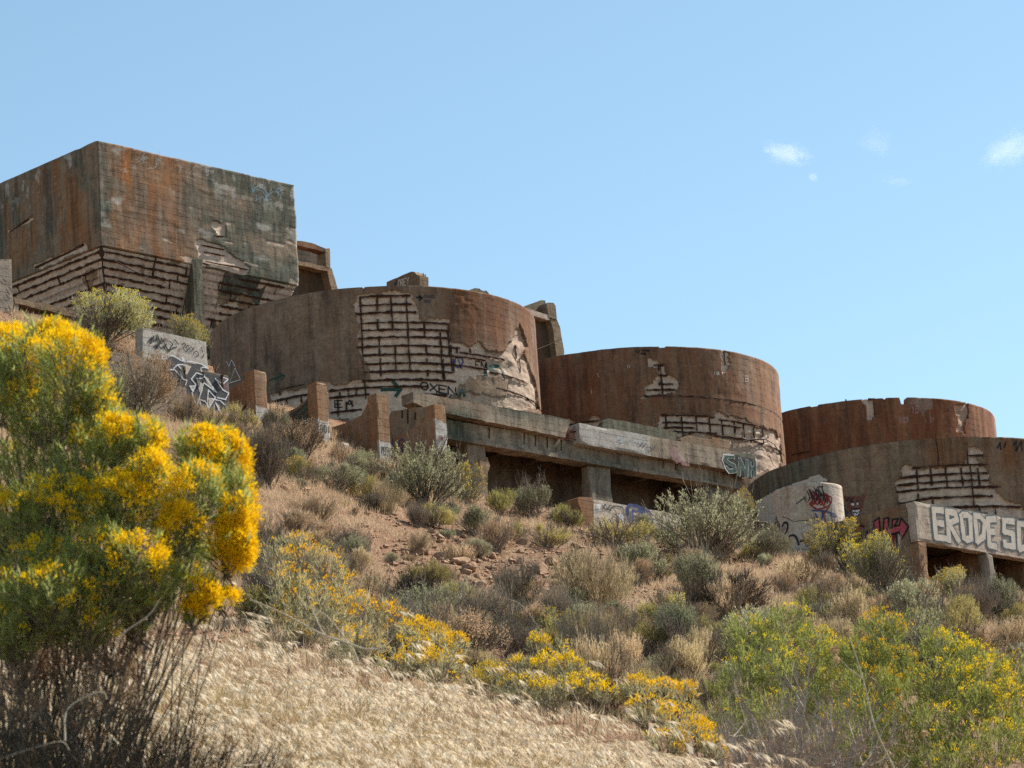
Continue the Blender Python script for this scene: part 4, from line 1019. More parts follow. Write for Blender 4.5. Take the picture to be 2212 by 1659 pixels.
fill('graffiti', 'black', st_, SP, [[(305, 1100), (330, 1080), (345, 1090), (350, 1040), (375, 1080), (385, 1180), (380, 1250), (340, 1230), (310, 1160)]], Z4, off=.014, jit=.08)
paint('graffiti', 'black', st_, SP, [[(395, 1110), (410, 1080), (435, 1090), (430, 1140), (410, 1180)], [(450, 1240), (445, 1190), (470, 1175), (500, 1190), (520, 1250)], [(525, 1220), (560, 1215)]], Z4, .07, off=.014, smooth=True)
fill('graffiti', 'rose', st_, SP, [[(385, 1095), (410, 1085), (425, 1120), (400, 1150), (420, 1250), (385, 1240)]], Z4, off=.010, jit=.05)
fill('graffiti', 'red', st_, SP, [[(530, 1310), (570, 1300), (575, 1340), (540, 1345)]], Z4, off=.012, jit=.06)
paint('crack_or_slot', 'black', st_, SP, [[(390, 1035), (440, 1050), (480, 1070), (530, 1065), (590, 1060), (640, 1040)], [(700, 780), (695, 820), (705, 850)]], Z4, .02, off=.008, smooth=True)
kids(st_, sti)
fill('graffiti', 'pale', T4, P4, [[(200, 940), (240, 900), (320, 850), (460, 800), (600, 745), (680, 725), (745, 770), (560, 800), (400, 900), (330, 1100), (210, 1060)]], Z4, disp=D4, off=.012, jit=.08, cell=.05)
kids(T4, I4)

# ---- roofed shelter with the big block letters
EK = Z6([(1055, 105)])[0]; EP = rowpanel(*EK, 98.0); EO = EP.O
sh, shi = begin('concrete_shelter', 'open concrete shelter with large pale block letters along its front', 'shelter', (EO[0], EO[1], ground1(EO[0], EO[1])))
gz = ground1(EO[0], EO[1]) - .8
t_bot = EP.hit(*Z6([(1180, 540)])[0])[1]
Lf = 7.5
block('fascia', M['wash'], sh, EO + UP * t_bot, U3, UP, I3v, Lf, -t_bot, .32, step=.1, amp=.010, seed=2, chip=.05, fat=stain(.15, .12, .0))
pw = EP.hit(*Z6([(1180, 540)])[0])[0] - EP.hit(*Z6([(1100, 530)])[0])[0]
block('post', M['pillar'], sh, [EO[0] + U3[0] * .004, EO[1] + U3[1] * .004, gz], U3, UP, I3v, pw * 1.02, EO[2] + t_bot - gz, .4, step=.1, amp=.01, seed=3, chip=.05, fat=stain(.5))
s2 = EP.hit(*Z6([(1815, 640)])[0])[0]; s3 = EP.hit(*Z6([(1893, 650)])[0])[0]
block('post', M['grey'], sh, [*(EO + U3 * s2)[:2], gz - .8], U3, UP, I3v, s3 - s2, EO[2] + t_bot - gz + .8, .35, step=.1, amp=.01, seed=4, chip=.05, fat=stain(.05, .25, .2))
EC = Plane(EO + I3v * .325 + U3 * .003, I3v)
hh = EO[2] - gz; sL = max(2.9, EC.hit(*Z6([(430, 300)])[0])[0])
prism('side_wall', M['tan'], sh, EC, [(0, -.01), (sL, -.01), (sL, -hh - .6), (0, -hh - .6)], .26, fat=stain(.45, .1), amp=.006)
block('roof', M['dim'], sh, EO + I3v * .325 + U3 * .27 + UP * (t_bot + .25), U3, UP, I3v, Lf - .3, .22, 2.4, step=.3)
block('cross_beam', M['tan'], sh, EO + I3v * .36 + U3 * (s2 + .05) + UP * (t_bot - .75), U3, UP, I3v, .3, .98, 2.3, step=.15, fat=stain(.6))
block('cross_beam', M['tan'], sh, EO + I3v * .36 + U3 * (s2 + 2.4) + UP * (t_bot - .75), U3, UP, I3v, .3, .98, 2.3, step=.15, fat=stain(.6))
block('back_beam', M['tan'], sh, EO + I3v * 2.45 + U3 * .3 + UP * (t_bot - .55), U3, UP, I3v, Lf - .3, .78, .25, step=.2, fat=stain(.7))
block('back_wall', M['wash'], sh, [*(EO + I3v * 2.75 + U3 * .3)[:2], gz - .5], U3, UP, I3v, Lf - .3, EO[2] + t_bot - .95 - gz + .5, .2, step=.12, amp=.03, seed=9, fat=stain(.6))
ER = [[(1350, 205), (1255, 195), (1280, 485), (1385, 500)], [(1265, 330), (1365, 345)]] + [[(1420, 525), (1395, 215), (1480, 230), (1500, 300), (1410, 345), (1450, 400), (1520, 525)]] + \
     [[(1565, 250), (1545, 265), (1575, 490), (1605, 510), (1650, 500), (1640, 280), (1610, 250), (1565, 250)]] + [[(1690, 260), (1715, 530), (1780, 480), (1795, 330), (1740, 265), (1690, 260)]] + \
     [[(1900, 295), (1825, 300), (1845, 570), (1910, 585)], [(1835, 425), (1905, 430)]] + [[(2095, 320), (1995, 310), (2000, 425), (2090, 450), (2100, 585), (2010, 570), (2005, 530)]] + [[(2150, 345), (2160, 610), (2230, 590), (2250, 430), (2210, 350), (2150, 345)]]
paint('lettering', 'greyblue', sh, EP, ER, Z6, .285, off=.014)
paint('lettering', 'pale', sh, EP, ER, Z6, .185, off=.018)
paint('graffiti', 'black', sh, Plane(EO + I3v * .0, U3), [[(1120, 680), (1150, 700), (1130, 740)], [(1150, 680), (1125, 720)], [(1125, 760), (1150, 850)], [(1160, 770), (1140, 830), (1165, 880)]], Z6, .035, off=.014)
ar = [[(640, 330), (690, 440), (900, 380)], [(690, 440), (650, 490), (720, 590), (880, 560)]]
fill('graffiti', 'pink', sh, EC, [[(630, 320), (690, 280), (700, 420), (735, 410), (740, 290), (790, 280), (775, 400), (830, 380), (830, 300), (890, 290), (850, 370), (905, 360), (920, 285), (1000, 375), (930, 500), (900, 430), (870, 440), (870, 600), (830, 620), (830, 470), (800, 480), (790, 640), (720, 640), (650, 520), (645, 440)], [(560, 440), (610, 400), (640, 500), (610, 545), (570, 520)], [(440, 400), (480, 360), (530, 370), (490, 420)]], Z6, off=.012, jit=.015, cell=.03)
fill('graffiti', 'red', sh, EC, [[(650, 490), (870, 440), (870, 600), (830, 620), (790, 640), (720, 640)]], Z6, off=.016, jit=.05, cell=.03)
paint('graffiti', 'black', sh, EC, [[(630, 320), (690, 280), (700, 420), (735, 410), (740, 290), (790, 280), (775, 400), (830, 380), (830, 300), (890, 290), (850, 370), (905, 360), (920, 285), (1000, 375), (930, 500), (900, 430), (870, 440), (870, 600), (830, 620)], [(830, 470), (800, 480), (790, 640), (720, 640)], [(720, 640), (650, 520), (645, 440), (630, 320)], [(740, 520), (740, 580), (775, 560)], [(560, 440), (610, 400), (640, 500), (610, 545)], [(430, 380), (480, 360), (530, 370)], [(545, 420), (560, 520)], [(640, 500), (880, 440)]], Z6, .055, off=.02)
paint('graffiti', 'pale', sh, EC, [[(905, 450), (900, 600)]], Z6, .09, off=.014)
kids(sh, shi)

# ---- wall with the 2006 scrawl, lower tier with the line piece
WP = rowpanel(445, 737, 98.5)
uw, uwi = begin('upper_wall', 'pale grey wall panel with black scrawl and 2006 above the line graffiti', 'wall', WP.O - UP * 1.2)
prism_px('panel', M['wash'], uw, WP, Z7([(480, 80), (1480, 300), (1490, 450), (1515, 780), (1515, 900), (480, 700)]), .35, sub=.15, amp=.006, fat=stain(0, .0, .65))
tags = [[(560, 310), (620, 230), (600, 330), (650, 210), (640, 300), (680, 270)], [(690, 200), (700, 290), (720, 210), (740, 340)], [(710, 190), (760, 330), (770, 240), (800, 300), (830, 250)], [(650, 380), (690, 350), (680, 410), (730, 330), (700, 410)], [(720, 350), (770, 410), (800, 370), (820, 410), (850, 330)], [(800, 270), (830, 350), (900, 460)], [(840, 340), (870, 460)], [(900, 290), (950, 340), (890, 440), (970, 390)], [(980, 260), (1040, 350)], [(940, 400), (1020, 385)], [(1400, 380), (1420, 470)], [(1420, 550), (1440, 500)]]
paint('graffiti', 'black', uw, WP, tags, Z7, .038, off=.012)
paint('graffiti', 'black', uw, WP, [[(1100, 340), (1130, 320), (1150, 350), (1110, 420), (1180, 460)], [(1160, 380), (1190, 360), (1205, 400), (1180, 440), (1160, 380)], [(1215, 400), (1245, 380), (1255, 430), (1225, 460), (1215, 400)], [(1290, 380), (1270, 440), (1290, 520), (1340, 530), (1355, 480), (1320, 450), (1285, 480)]], Z7, .026, off=.012, smooth=True)
fill('graffiti', 'charcoal', uw, WP, [[(560, 600), (680, 565), (760, 545), (850, 570), (900, 520), (960, 520), (1100, 600), (1260, 640), (1400, 660), (1510, 730), (1512, 800), (1200, 730), (840, 650), (600, 640)]], Z7, off=.010, jit=.02, cell=.025)
fill('graffiti', 'dim_red', uw, WP, [[(1030, 385), (1080, 390), (1075, 435), (1040, 440)], [(1010, 475), (1045, 480), (1055, 525), (1015, 530)], [(830, 235), (880, 250), (880, 300), (840, 280)]], Z7, off=.011, jit=.02, cell=.02)
fill('graffiti', 'white', uw, WP, [[(760, 510), (840, 530), (860, 560), (800, 590), (770, 570)], [(1080, 530), (1110, 540), (1160, 640), (1110, 610)]], Z7, off=.014, jit=.02, cell=.02)
paint('graffiti', 'white', uw, WP, [[(580, 600), (700, 565), (770, 570), (850, 570), (900, 520), (960, 525), (1090, 600)], [(1090, 600), (1260, 615), (1400, 650), (1500, 710)], [(1390, 720), (1430, 700), (1510, 720)]], Z7, .035, off=.015)
kids(uw, uwi)
WL = Plane(WP.O - I3v * .10, U3)
lo, loi = begin('lower_wall', 'lower wall tier covered in white line graffiti with rusty rods along its top', 'wall', WL.O - UP * 2.6)
prism_px('panel', M['tan'], lo, WL, Z7([(-900, 265), (0, 455), (850, 625), (1830, 838), (1850, 1700), (1000, 1700), (-900, 1300)]), .30, sub=.15, amp=.008, fat=stain(.1, 0, .15))
fill('graffiti', 'charcoal', lo, WL, [[(640, 600), (850, 640), (1830, 850), (1846, 1480), (1700, 1480), (1350, 1400), (1190, 1310), (1170, 1000), (1000, 980), (760, 760)]], Z7, off=.010, jit=.03, cell=.03)
fill('graffiti', 'rose', lo, WL, [[(1740, 990), (1830, 940), (1840, 1110), (1780, 1090)], [(1110, 1020), (1160, 1040), (1200, 1300), (1150, 1270)], [(1710, 850), (1825, 880), (1815, 930), (1760, 910)]], Z7, off=.014, jit=.03, cell=.025)
fill('graffiti', 'pale', lo, WL, [[(1110, 640), (1240, 680), (1170, 825), (1140, 790)], [(1320, 880), (1430, 960), (1410, 1100), (1370, 1090)], [(1440, 850), (1500, 870), (1640, 1100), (1600, 1090), (1500, 960)], [(1500, 1170), (1600, 1200), (1520, 1350)], [(1640, 1280), (1690, 1300), (1730, 1500), (1700, 1490)], [(1215, 1000), (1300, 1000), (1270, 1085)]], Z7, off=.013, jit=.03, cell=.025)
wl = [[(860, 690), (870, 740), (980, 740)], [(960, 720), (1030, 660), (1110, 660)], [(960, 720), (1120, 900)], [(1030, 670), (1110, 760)], [(1060, 770), (1110, 890), (1170, 910), (1150, 980)], [(1320, 790), (1240, 890), (1310, 970), (1300, 1000), (1215, 1000), (1265, 1085), (1300, 1010)], [(1320, 790), (1450, 830)], [(1320, 880), (1410, 880), (1450, 850)], [(1450, 850), (1640, 1100), (1430, 940)], [(1430, 960), (1370, 1180), (1330, 1300)], [(1250, 1100), (1330, 1330)], [(1620, 880), (1740, 1060), (1830, 1110), (1780, 1210), (1650, 1180)], [(1640, 900), (1740, 970), (1820, 890), (1710, 850)], [(1510, 1060), (1620, 1180), (1520, 1340), (1460, 1240), (1370, 1210), (1400, 1360)], [(1460, 1240), (1540, 1430)], [(1600, 1290), (1590, 1430), (1630, 1440)], [(1620, 1250), (1730, 1500)], [(1510, 1060), (1490, 1290)], [(1560, 1200), (1700, 1230), (1760, 1290)], [(1385, 730), (1450, 850)]]
paint('graffiti', 'white', lo, WL, wl, Z7, .038, off=.018)
for x, y0, y1 in ((235, 490, 695), (530, 580, 640), (830, 645, 755), (1125, 700, 885), (1415, 780, 950), (1710, 835, 1015), (-60, 430, 600), (-360, 380, 520)):
    bar(lo, WL, [WL.hit(*p) for p in Z7([(x - 6, y0), (x + 6, y1)])], .06, .032, x + 900)
kids(lo, loi)

# ---- post, beam and low wall at the frame's west edge
VP = rowpanel(*Z1([(40, 840)])[0], 95.5)
gz = ground1(VP.O[0], VP.O[1]) - 1
v_, vi_ = begin('post_and_beam', 'pitted concrete post with a fallen beam beside the bin and yellow flowers', 'post', (VP.O[0], VP.O[1], gz + 1))
prism_px('post', M['tan'], v_, VP, Z1([(-30, 832), (74, 838), (92, 1500), (-30, 1500)]), .5, sub=.1, amp=.02, fat=stain(.1, .3, .3))
for a, b in (((55, 1010), (75, 1050)), ((35, 1060), (60, 1090)), ((50, 1130), (72, 1170)), ((30, 1190), (60, 1230)), ((15, 960), (35, 980))):
    paint('pit', 'charcoal', v_, VP, [[a, b]], Z1, .05, off=.02)
prism_px('beam', M['tan'], v_, Plane(VP.O + I3v * .1, U3), Z1([(88, 1082), (300, 1120), (498, 1165), (470, 1205), (300, 1160), (95, 1118)]), .5, sub=.1, amp=.02, fat=stain(.2, .1))
prism_px('post', M['tan'], v_, Plane(VP.O + I3v * .12, U3), Z1([(88, 1085), (118, 1090), (122, 1500), (88, 1500)]), .2, sub=.1, amp=.02, fat=stain(.1, .2, .3))
prism_px('wall', M['pillar'], v_, Plane(VP.O + I3v * .9, U3), Z1([(122, 1230), (250, 1190), (370, 1200), (380, 1500), (122, 1500)]), .4, sub=.15, amp=.02, fat=stain(.5))
kids(v_, vi_)

# ---- frames and stubs behind the tanks
f1P = rowpanel(*Z1([(1875, 720)])[0], 134); f1, f1i = begin('ruined_bay', 'open concrete frame with sloping buttress just behind the bin', 'concrete frame', f1P.O - UP * 5)
def fp(d): return Plane(f1P.O + I3v * d, U3)
prism_px('beam', M['tank_rust'], f1, f1P, Z1([(1780, 700), (1875, 718), (1985, 742), (2000, 750), (2058, 772), (2060, 800), (1990, 778), (1780, 730)]), .4, sub=.1, amp=.02, fat=stain(.4))
prism_px('post', M['tan'], f1, fp(-.02), Z1([(2050, 772), (2078, 766), (2082, 890), (2054, 886)]), .5, amp=.01)
prism_px('beam', M['tan'], f1, fp(-.01), Z1([(1780, 822), (1885, 848), (2050, 882), (2075, 892), (2070, 915), (2040, 908), (1780, 850)]), .4, sub=.1, amp=.02, fat=stain(.3))
prism_px('buttress', M['tan'], f1, fp(.01), Z1([(2058, 893), (2090, 890), (2112, 960), (2135, 1062), (2140, 1200), (2100, 1200), (2098, 1060), (2078, 980)]), .5, amp=.02, fat=stain(.2))
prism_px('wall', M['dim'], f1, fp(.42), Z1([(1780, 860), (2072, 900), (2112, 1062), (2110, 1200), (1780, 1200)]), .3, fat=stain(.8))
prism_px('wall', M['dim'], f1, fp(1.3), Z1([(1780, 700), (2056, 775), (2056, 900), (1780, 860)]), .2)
kids(f1, f1i)
f2P = rowpanel(*Z2([(1985, 335)])[0], 141); f2, f2i = begin('ruined_bay', 'open concrete frame with sloping buttress between the two middle round tanks', 'concrete frame', f2P.O - UP * 6)
def fq(d): return Plane(f2P.O + I3v * d, U3)
prism_px('beam', M['tan'], f2, fq(.5), Z2([(1940, 350), (1985, 328), (2088, 290), (2112, 290), (2120, 318), (2140, 400), (1990, 345)]), .4, sub=.1, amp=.02, fat=stain(.1, .6))
prism_px('post', M['tan'], f2, fq(-.02), Z2([(2120, 318), (2135, 300), (2165, 302), (2178, 325), (2185, 402), (2138, 396)]), .6, sub=.1, amp=.02, fat=stain(.1, .4))
prism_px('beam', M['wash'], f2, f2P, Z2([(1930, 318), (1990, 334), (2138, 380), (2140, 412), (2080, 396), (1930, 345)]), .4, sub=.1, amp=.02, fat=stain(.2))
prism_px('buttress', M['tan'], f2, fq(.01), Z2([(2142, 402), (2186, 404), (2205, 455), (2222, 560), (2240, 700), (2190, 700), (2165, 480)]), .5, sub=.1, amp=.02, fat=stain(.1, .2))
prism_px('wall', M['dim'], f2, fq(.35), Z2([(1930, 350), (2152, 412), (2200, 640), (2200, 760), (1930, 760)]), .3, fat=stain(.5))
bar(f2, f2P, [f2P.hit(*p) for p in Z2([(2060, 590), (2130, 560), (2210, 525)])], .05, .02, 5)
kids(f2, f2i)
obP = crosspanel(*Z2([(1330, 132)])[0], 128); ob, obi = begin('broken_stub', 'broken tan stub with OBEY written on it above the largest tank', 'concrete stub', obP.O - UP * 3)
prism_px('wall', M['tan'], ob, obP, Z2([(1090, 240), (1110, 222), (1150, 205), (1152, 178), (1215, 152), (1300, 114), (1318, 116), (1332, 130), (1352, 136), (1356, 330), (1090, 330)]), .45, sub=.08, amp=.015, fat=stain(.25, .15))
paint('graffiti', 'pale', ob, obP, text('OBEY', 1226, 168, 13, 42, .35, -.25), Z2, .05, off=.035)
fill('graffiti', 'charcoal', ob, obP, [[(1196, 190), (1212, 165), (1225, 190), (1220, 215), (1200, 215)]], Z2, off=.012, jit=.06)
for x, y0, y1 in ((1318, 130, 112), (1350, 150, 118), (1362, 140, 125)): bar(ob, obP, [obP.hit(*p) for p in Z2([(x, y0), (x + 2, y1)])], -.2, .02, x)
kids(ob, obi)
ruP = rowpanel(*Z2([(1690, 240)])[0], 126); ru, rui = begin('broken_wall_stub', 'jagged dark lump of broken wall with twisted rods behind the largest tank rim', 'concrete stub', ruP.O - UP * 3)
prism_px('wall', M['tan'], ru, ruP, Z2([(1590, 250), (1640, 236), (1690, 216), (1720, 220), (1735, 232), (1765, 240), (1780, 262), (1790, 350), (1560, 350)]), .5, sub=.07, amp=.03, fat=stain(.1, .7))
for p in ([(1735, 240), (1760, 225), (1770, 235)], [(1762, 250), (1768, 228)], [(1700, 225), (1722, 214), (1740, 236)]): bar(ru, ruP, [ruP.hit(*q) for q in Z2(p)], -.1, .018, p[0][0])
kids(ru, rui)
# ------------------------------------------------------------------ plants
V = {}
V['sage'] = leafmat('sage_leaf', (0.248, 0.254, 0.147), (0.342, 0.325, 0.201), .42, (0.425, 0.401, 0.260))
V['green'] = leafmat('rabbitbrush_leaf', (0.260, 0.260, 0.130), (0.354, 0.336, 0.189), .42, (0.448, 0.425, 0.260))
V['olive'] = leafmat('olive_leaf', (0.295, 0.260, 0.088), (0.401, 0.342, 0.130), .42, (0.496, 0.425, 0.189))
V['brown'] = leafmat('dry_brown_leaf', (0.277, 0.195, 0.116), (0.366, 0.266, 0.159), .35, (0.472, 0.354, 0.224))
V['tan'] = leafmat('dry_tan_leaf', (0.437, 0.330, 0.195), (0.543, 0.419, 0.260), .38, (0.649, 0.519, 0.342))
V['twig'] = leafmat('grey_twig', (.22, .18, .14), (.15, .12, .092), .05, (.32, .275, .22))
V['pgrey'] = leafmat('pale_grey_twig', (.36, .31, .26), (.27, .225, .18), .05, (.46, .41, .35), 3, .1)
V['stalk2'] = leafmat('tan_stem', (.33, .25, .16), (.24, .18, .11), .1, (.42, .33, .22))
V['dead'] = leafmat('dark_dead_twig', (.075, .06, .047), (.05, .04, .032), .05, (.14, .115, .09))
V['yellow'] = leafmat('yellow_flower', (.62, .44, .03), (.50, .37, .04), .30, (.72, .54, .08), 6, .15)
V['stalk'] = leafmat('pale_dry_stalk', (.52, .45, .34), (.40, .33, .24), .05, (.62, .55, .44), 4, .1)
V['fgreen'] = leafmat('broom_stem_green', (.25, .29, .055), (.37, .39, .11), .5, (.52, .54, .25), 5, .1)
V['fgreen2'] = leafmat('fresh_broom_green', (.165, .20, .04), (.25, .28, .07), .45, (.35, .37, .14), 5, .1)
V['fyellow'] = leafmat('deep_yellow_flower', (.84, .51, .010), (.76, .42, .006), .38, (.90, .62, .03), 9, .05)
V['lyellow'] = leafmat('bright_yellow_flower', (.76, .48, .012), (.62, .40, .015), .38, (.84, .58, .04), 9, .08)
V['grass'] = leafmat('dry_cheatgrass', (.62, .49, .34), (.74, .62, .47), .35, (.90, .82, .69), 1.6, .05)
V['grassb'] = leafmat('golden_straw', (.56, .42, .235), (.64, .51, .32), .3, (.72, .59, .40), 1.1, .05)
V['grass2'] = leafmat('dry_hill_grass', (0.450, 0.338, 0.200), (0.550, 0.425, 0.263), .32, (0.725, 0.587, 0.400), 1.0, .05)

def stems_from(rg, n, Wd, Ht, spread=.95, lean=(0, 0), base_r=.10, k=5):
    """n curved stems from a root crown; returns polylines (n,k,3) on a dome of half-width Wd, height Ht"""
    az = rg.uniform(0, 2 * math.pi, n); rad = np.sqrt(rg.uniform(.0, 1, n)) * spread
    top = np.sqrt(np.clip(1 - (rad * .92)**2, .02, 1)) * rg.uniform(.6, 1.28, n)
    tip = np.stack([np.cos(az) * rad * Wd + lean[0], np.sin(az) * rad * Wd + lean[1], top * Ht], 1)
    b = np.stack([rg.normal(size=n) * base_r * Wd, rg.normal(size=n) * base_r * Wd, np.full(n, -.06)], 1)
    mid = b * .5 + tip * np.array([.42, .42, .55]) + rg.normal(size=(n, 3)) * .05 * Wd
    u = np.linspace(0, 1, k)[None, :, None]
    return (1 - u)**2 * b[:, None] + 2 * u * (1 - u) * mid[:, None] + u**2 * tip[:, None]
def branches(rg, P, per, length, up=.5, frm=.35, k=3, spread=.7):
    n, kk, _ = P.shape; i = np.repeat(np.arange(n), per); u = rg.uniform(frm, 1, len(i)) * (kk - 1); a = np.minimum(u.astype(int), kk - 2); f = (u - a)[:, None]
    b = P[i, a] * (1 - f) + P[i, a + 1] * f; d = unit(P[i, a + 1] - P[i, a])
    d = unit(d + rg.normal(size=d.shape) * spread + np.array([0, 0, up])); L = length * rg.uniform(.5, 1.2, len(i))[:, None]
    d2 = unit(d + np.array([0, 0, .35]) + rg.normal(size=d.shape) * .15); w_ = np.linspace(0, 1, k)
    return np.stack([b + d * L * x * (1 - .5 * x) + d2 * L * x * x * .5 for x in w_], 1)
def taper(P, r0, r1): return np.broadcast_to(np.linspace(r0, r1, P.shape[1]), P.shape[:2])

def clump_filter(rg, P, fr, seed, keep):
    """thins positions by a 3-D noise, so the crown has dense clumps and gaps"""
    q = noise3(P[:, 0] * fr, P[:, 1] * fr, P[:, 2] * fr, seed); return q + rg.normal(size=len(P)) * .18 > keep
def shrub_proto(kind, seed, label, catg):
    """one unit shrub, half-width 1 m, height 1 m; scaled when placed"""
    rg = np.random.default_rng(seed); o = thing(kind, label, catg)
    K = KINDS[kind]
    S = stems_from(rg, K['stems'], .92, .86, K.get('spread', .95)); B = branches(rg, S, K['br'], K['bl'], K.get('up', .5), .3, 3)
    mb = MB(); mb.add(*tubes(S, taper(S, .018, .006))); mb.add(*tubes(B, taper(B, .007, .003)))
    if K.get('tw'):
        T_ = branches(rg, B, K['tw'], K['bl'] * .55, K.get('up', .5), .2, 3); mb.add(*tubes(T_, taper(T_, .004, .002)))
    mb.build('stems', V[K['stem']], o)
    if K.get('leaf'):
        # uneven domes of leafy sprigs standing on the twigs
        nl = int(rg.integers(6, 12)); az = rg.uniform(0, 6.28, nl); rad = np.sqrt(rg.uniform(0, 1, nl)) * .66; lr = rg.uniform(.20, .44, nl)
        ch = (.80 - .55 * rad**2) * rg.uniform(.62, 1.2, nl) - lr * .5; C_ = np.stack([np.cos(az) * rad, np.sin(az) * rad, ch], 1)
        ns = K['n']; i = rg.integers(0, nl, ns); q = unit(rg.normal(size=(ns, 3)) + [0, 0, .55]); u = rg.uniform(.05, 1, (ns, 1))**.42
        p = C_[i] + q * u * lr[i][:, None] * [1, 1, 1.05]
        m = (p[:, 2] > K.get('bare', .20) + .10 * noise3(p[:, 0] * 2, p[:, 1] * 2, 0, seed)) & clump_filter(rg, p, 4.0, seed + 1, K.get('keep', -.30))
        p = p[m]; q = q[m]; ns = len(p)
        d = unit(unit(p - [0, 0, -.25]) * .7 + q * .35 + rg.normal(size=p.shape) * .34 + [0, 0, K.get('up', .5)])
        k = K.get('per', 9); i = np.repeat(np.arange(ns), k); t_ = rg.uniform(-.5, .5, (len(i), 1)); sl = K.get('sl', .17)
        lp = p[i] + d[i] * t_ * sl + rg.normal(size=(len(i), 3)) * .007; ld = unit(d[i] + rg.normal(size=lp.shape) * K.get('fan', .45))
        MB().add(*diamonds(lp, ld, K['L'] * rg.uniform(.6, 1.3, len(lp)), K['Wd'] * rg.uniform(.7, 1.3, len(lp)), rg)).build('foliage', V[K['leaf']], o)
        if K.get('fl'):
            up = q[:, 2] + .5 * noise3(p[:, 0] * 2.5, p[:, 1] * 2.5, 4, seed + 7) + p[:, 2] * .6
            c_ = (p + d * sl * .5)[np.argsort(-up)[:K['fl'] * 2]]; c_ = c_[rg.permutation(len(c_))[:K['fl']]]
            qq = np.repeat(c_, 7, 0) + rg.normal(size=(len(c_) * 7, 3)) * [.022, .022, .012]
            MB().add(*diamonds(qq, unit(rg.normal(size=qq.shape) * .6 + [0, 0, .8]), .030 * rg.uniform(.7, 1.3, len(qq)), .024, rg)).build('flowers', V['yellow'], o)
    return o
KINDS = {
    'sagebrush': dict(stems=34, br=9, bl=.30, tw=2, stem='twig', leaf='sage', n=1500, L=.050, Wd=.017),
    'rabbitbrush': dict(stems=36, br=9, bl=.30, tw=2, stem='twig', leaf='green', n=1300, L=.065, Wd=.011, bare=.22, fan=.3, fl=380, up=.8),
    'olive_brush': dict(stems=34, br=9, bl=.28, tw=2, stem='twig', leaf='olive', n=1400, L=.055, Wd=.013, up=.9, fan=.32),
    'brown_brush': dict(stems=38, br=10, bl=.28, tw=3, stem='twig', leaf='brown', n=1300, L=.042, Wd=.014),
    'tan_brush': dict(stems=44, br=9, bl=.30, tw=2, stem='stalk2', leaf='tan', n=1100, L=.075, Wd=.009, up=1.2, fan=.28, sl=.2),
    'grey_twig_bush': dict(stems=46, br=10, bl=.40, tw=6, stem='twig', leaf='brown', n=420, L=.05, Wd=.010, up=.9),
    'dead_bush': dict(stems=64, br=11, bl=.38, tw=9, stem='dead', up=.25, spread=1.05),
}
PROTO = {}; _used = set()
LAB0 = 'x'
def protos():
    for i, k in enumerate(KINDS):
        PROTO[k] = [shrub_proto(k, 50 + i * 10 + j, None, {'grey_twig_bush': 'bush', 'dead_bush': 'bush'}.get(k, 'shrub')) for j in range(3)]
protos()
def put(kind, pos, wd, ht, label, group, rz=None, var=None, tilt=0.0):
    rz = random.uniform(0, 6.28) if rz is None else rz; var = random.randrange(3) if var is None else var
    src = PROTO[kind][var]; key = (kind, var)
    o = copy_tree(src) if key in _used else src; _used.add(key)
    o.location = tuple(pos); o.rotation_euler = (tilt * random.uniform(-1, 1), tilt * random.uniform(-1, 1), rz); o.scale = (wd / 2, wd / 2, ht)
    o['label'] = label; o['group'] = group; return o
GR = {'sagebrush': 'grey green sagebrush on the slope', 'rabbitbrush': 'yellow tipped rabbitbrush on the slope', 'olive_brush': 'olive brush on the slope', 'brown_brush': 'brown dry brush on the slope',
      'tan_brush': 'tan dry brush on the slope', 'grey_twig_bush': 'grey twiggy bushes on the slope', 'dead_bush': 'dark dead bushes on the slope'}
S_, R_, O_, B_, T_k, G_, D_ = 'sagebrush', 'rabbitbrush', 'olive_brush', 'brown_brush', 'tan_brush', 'grey_twig_bush', 'dead_bush'
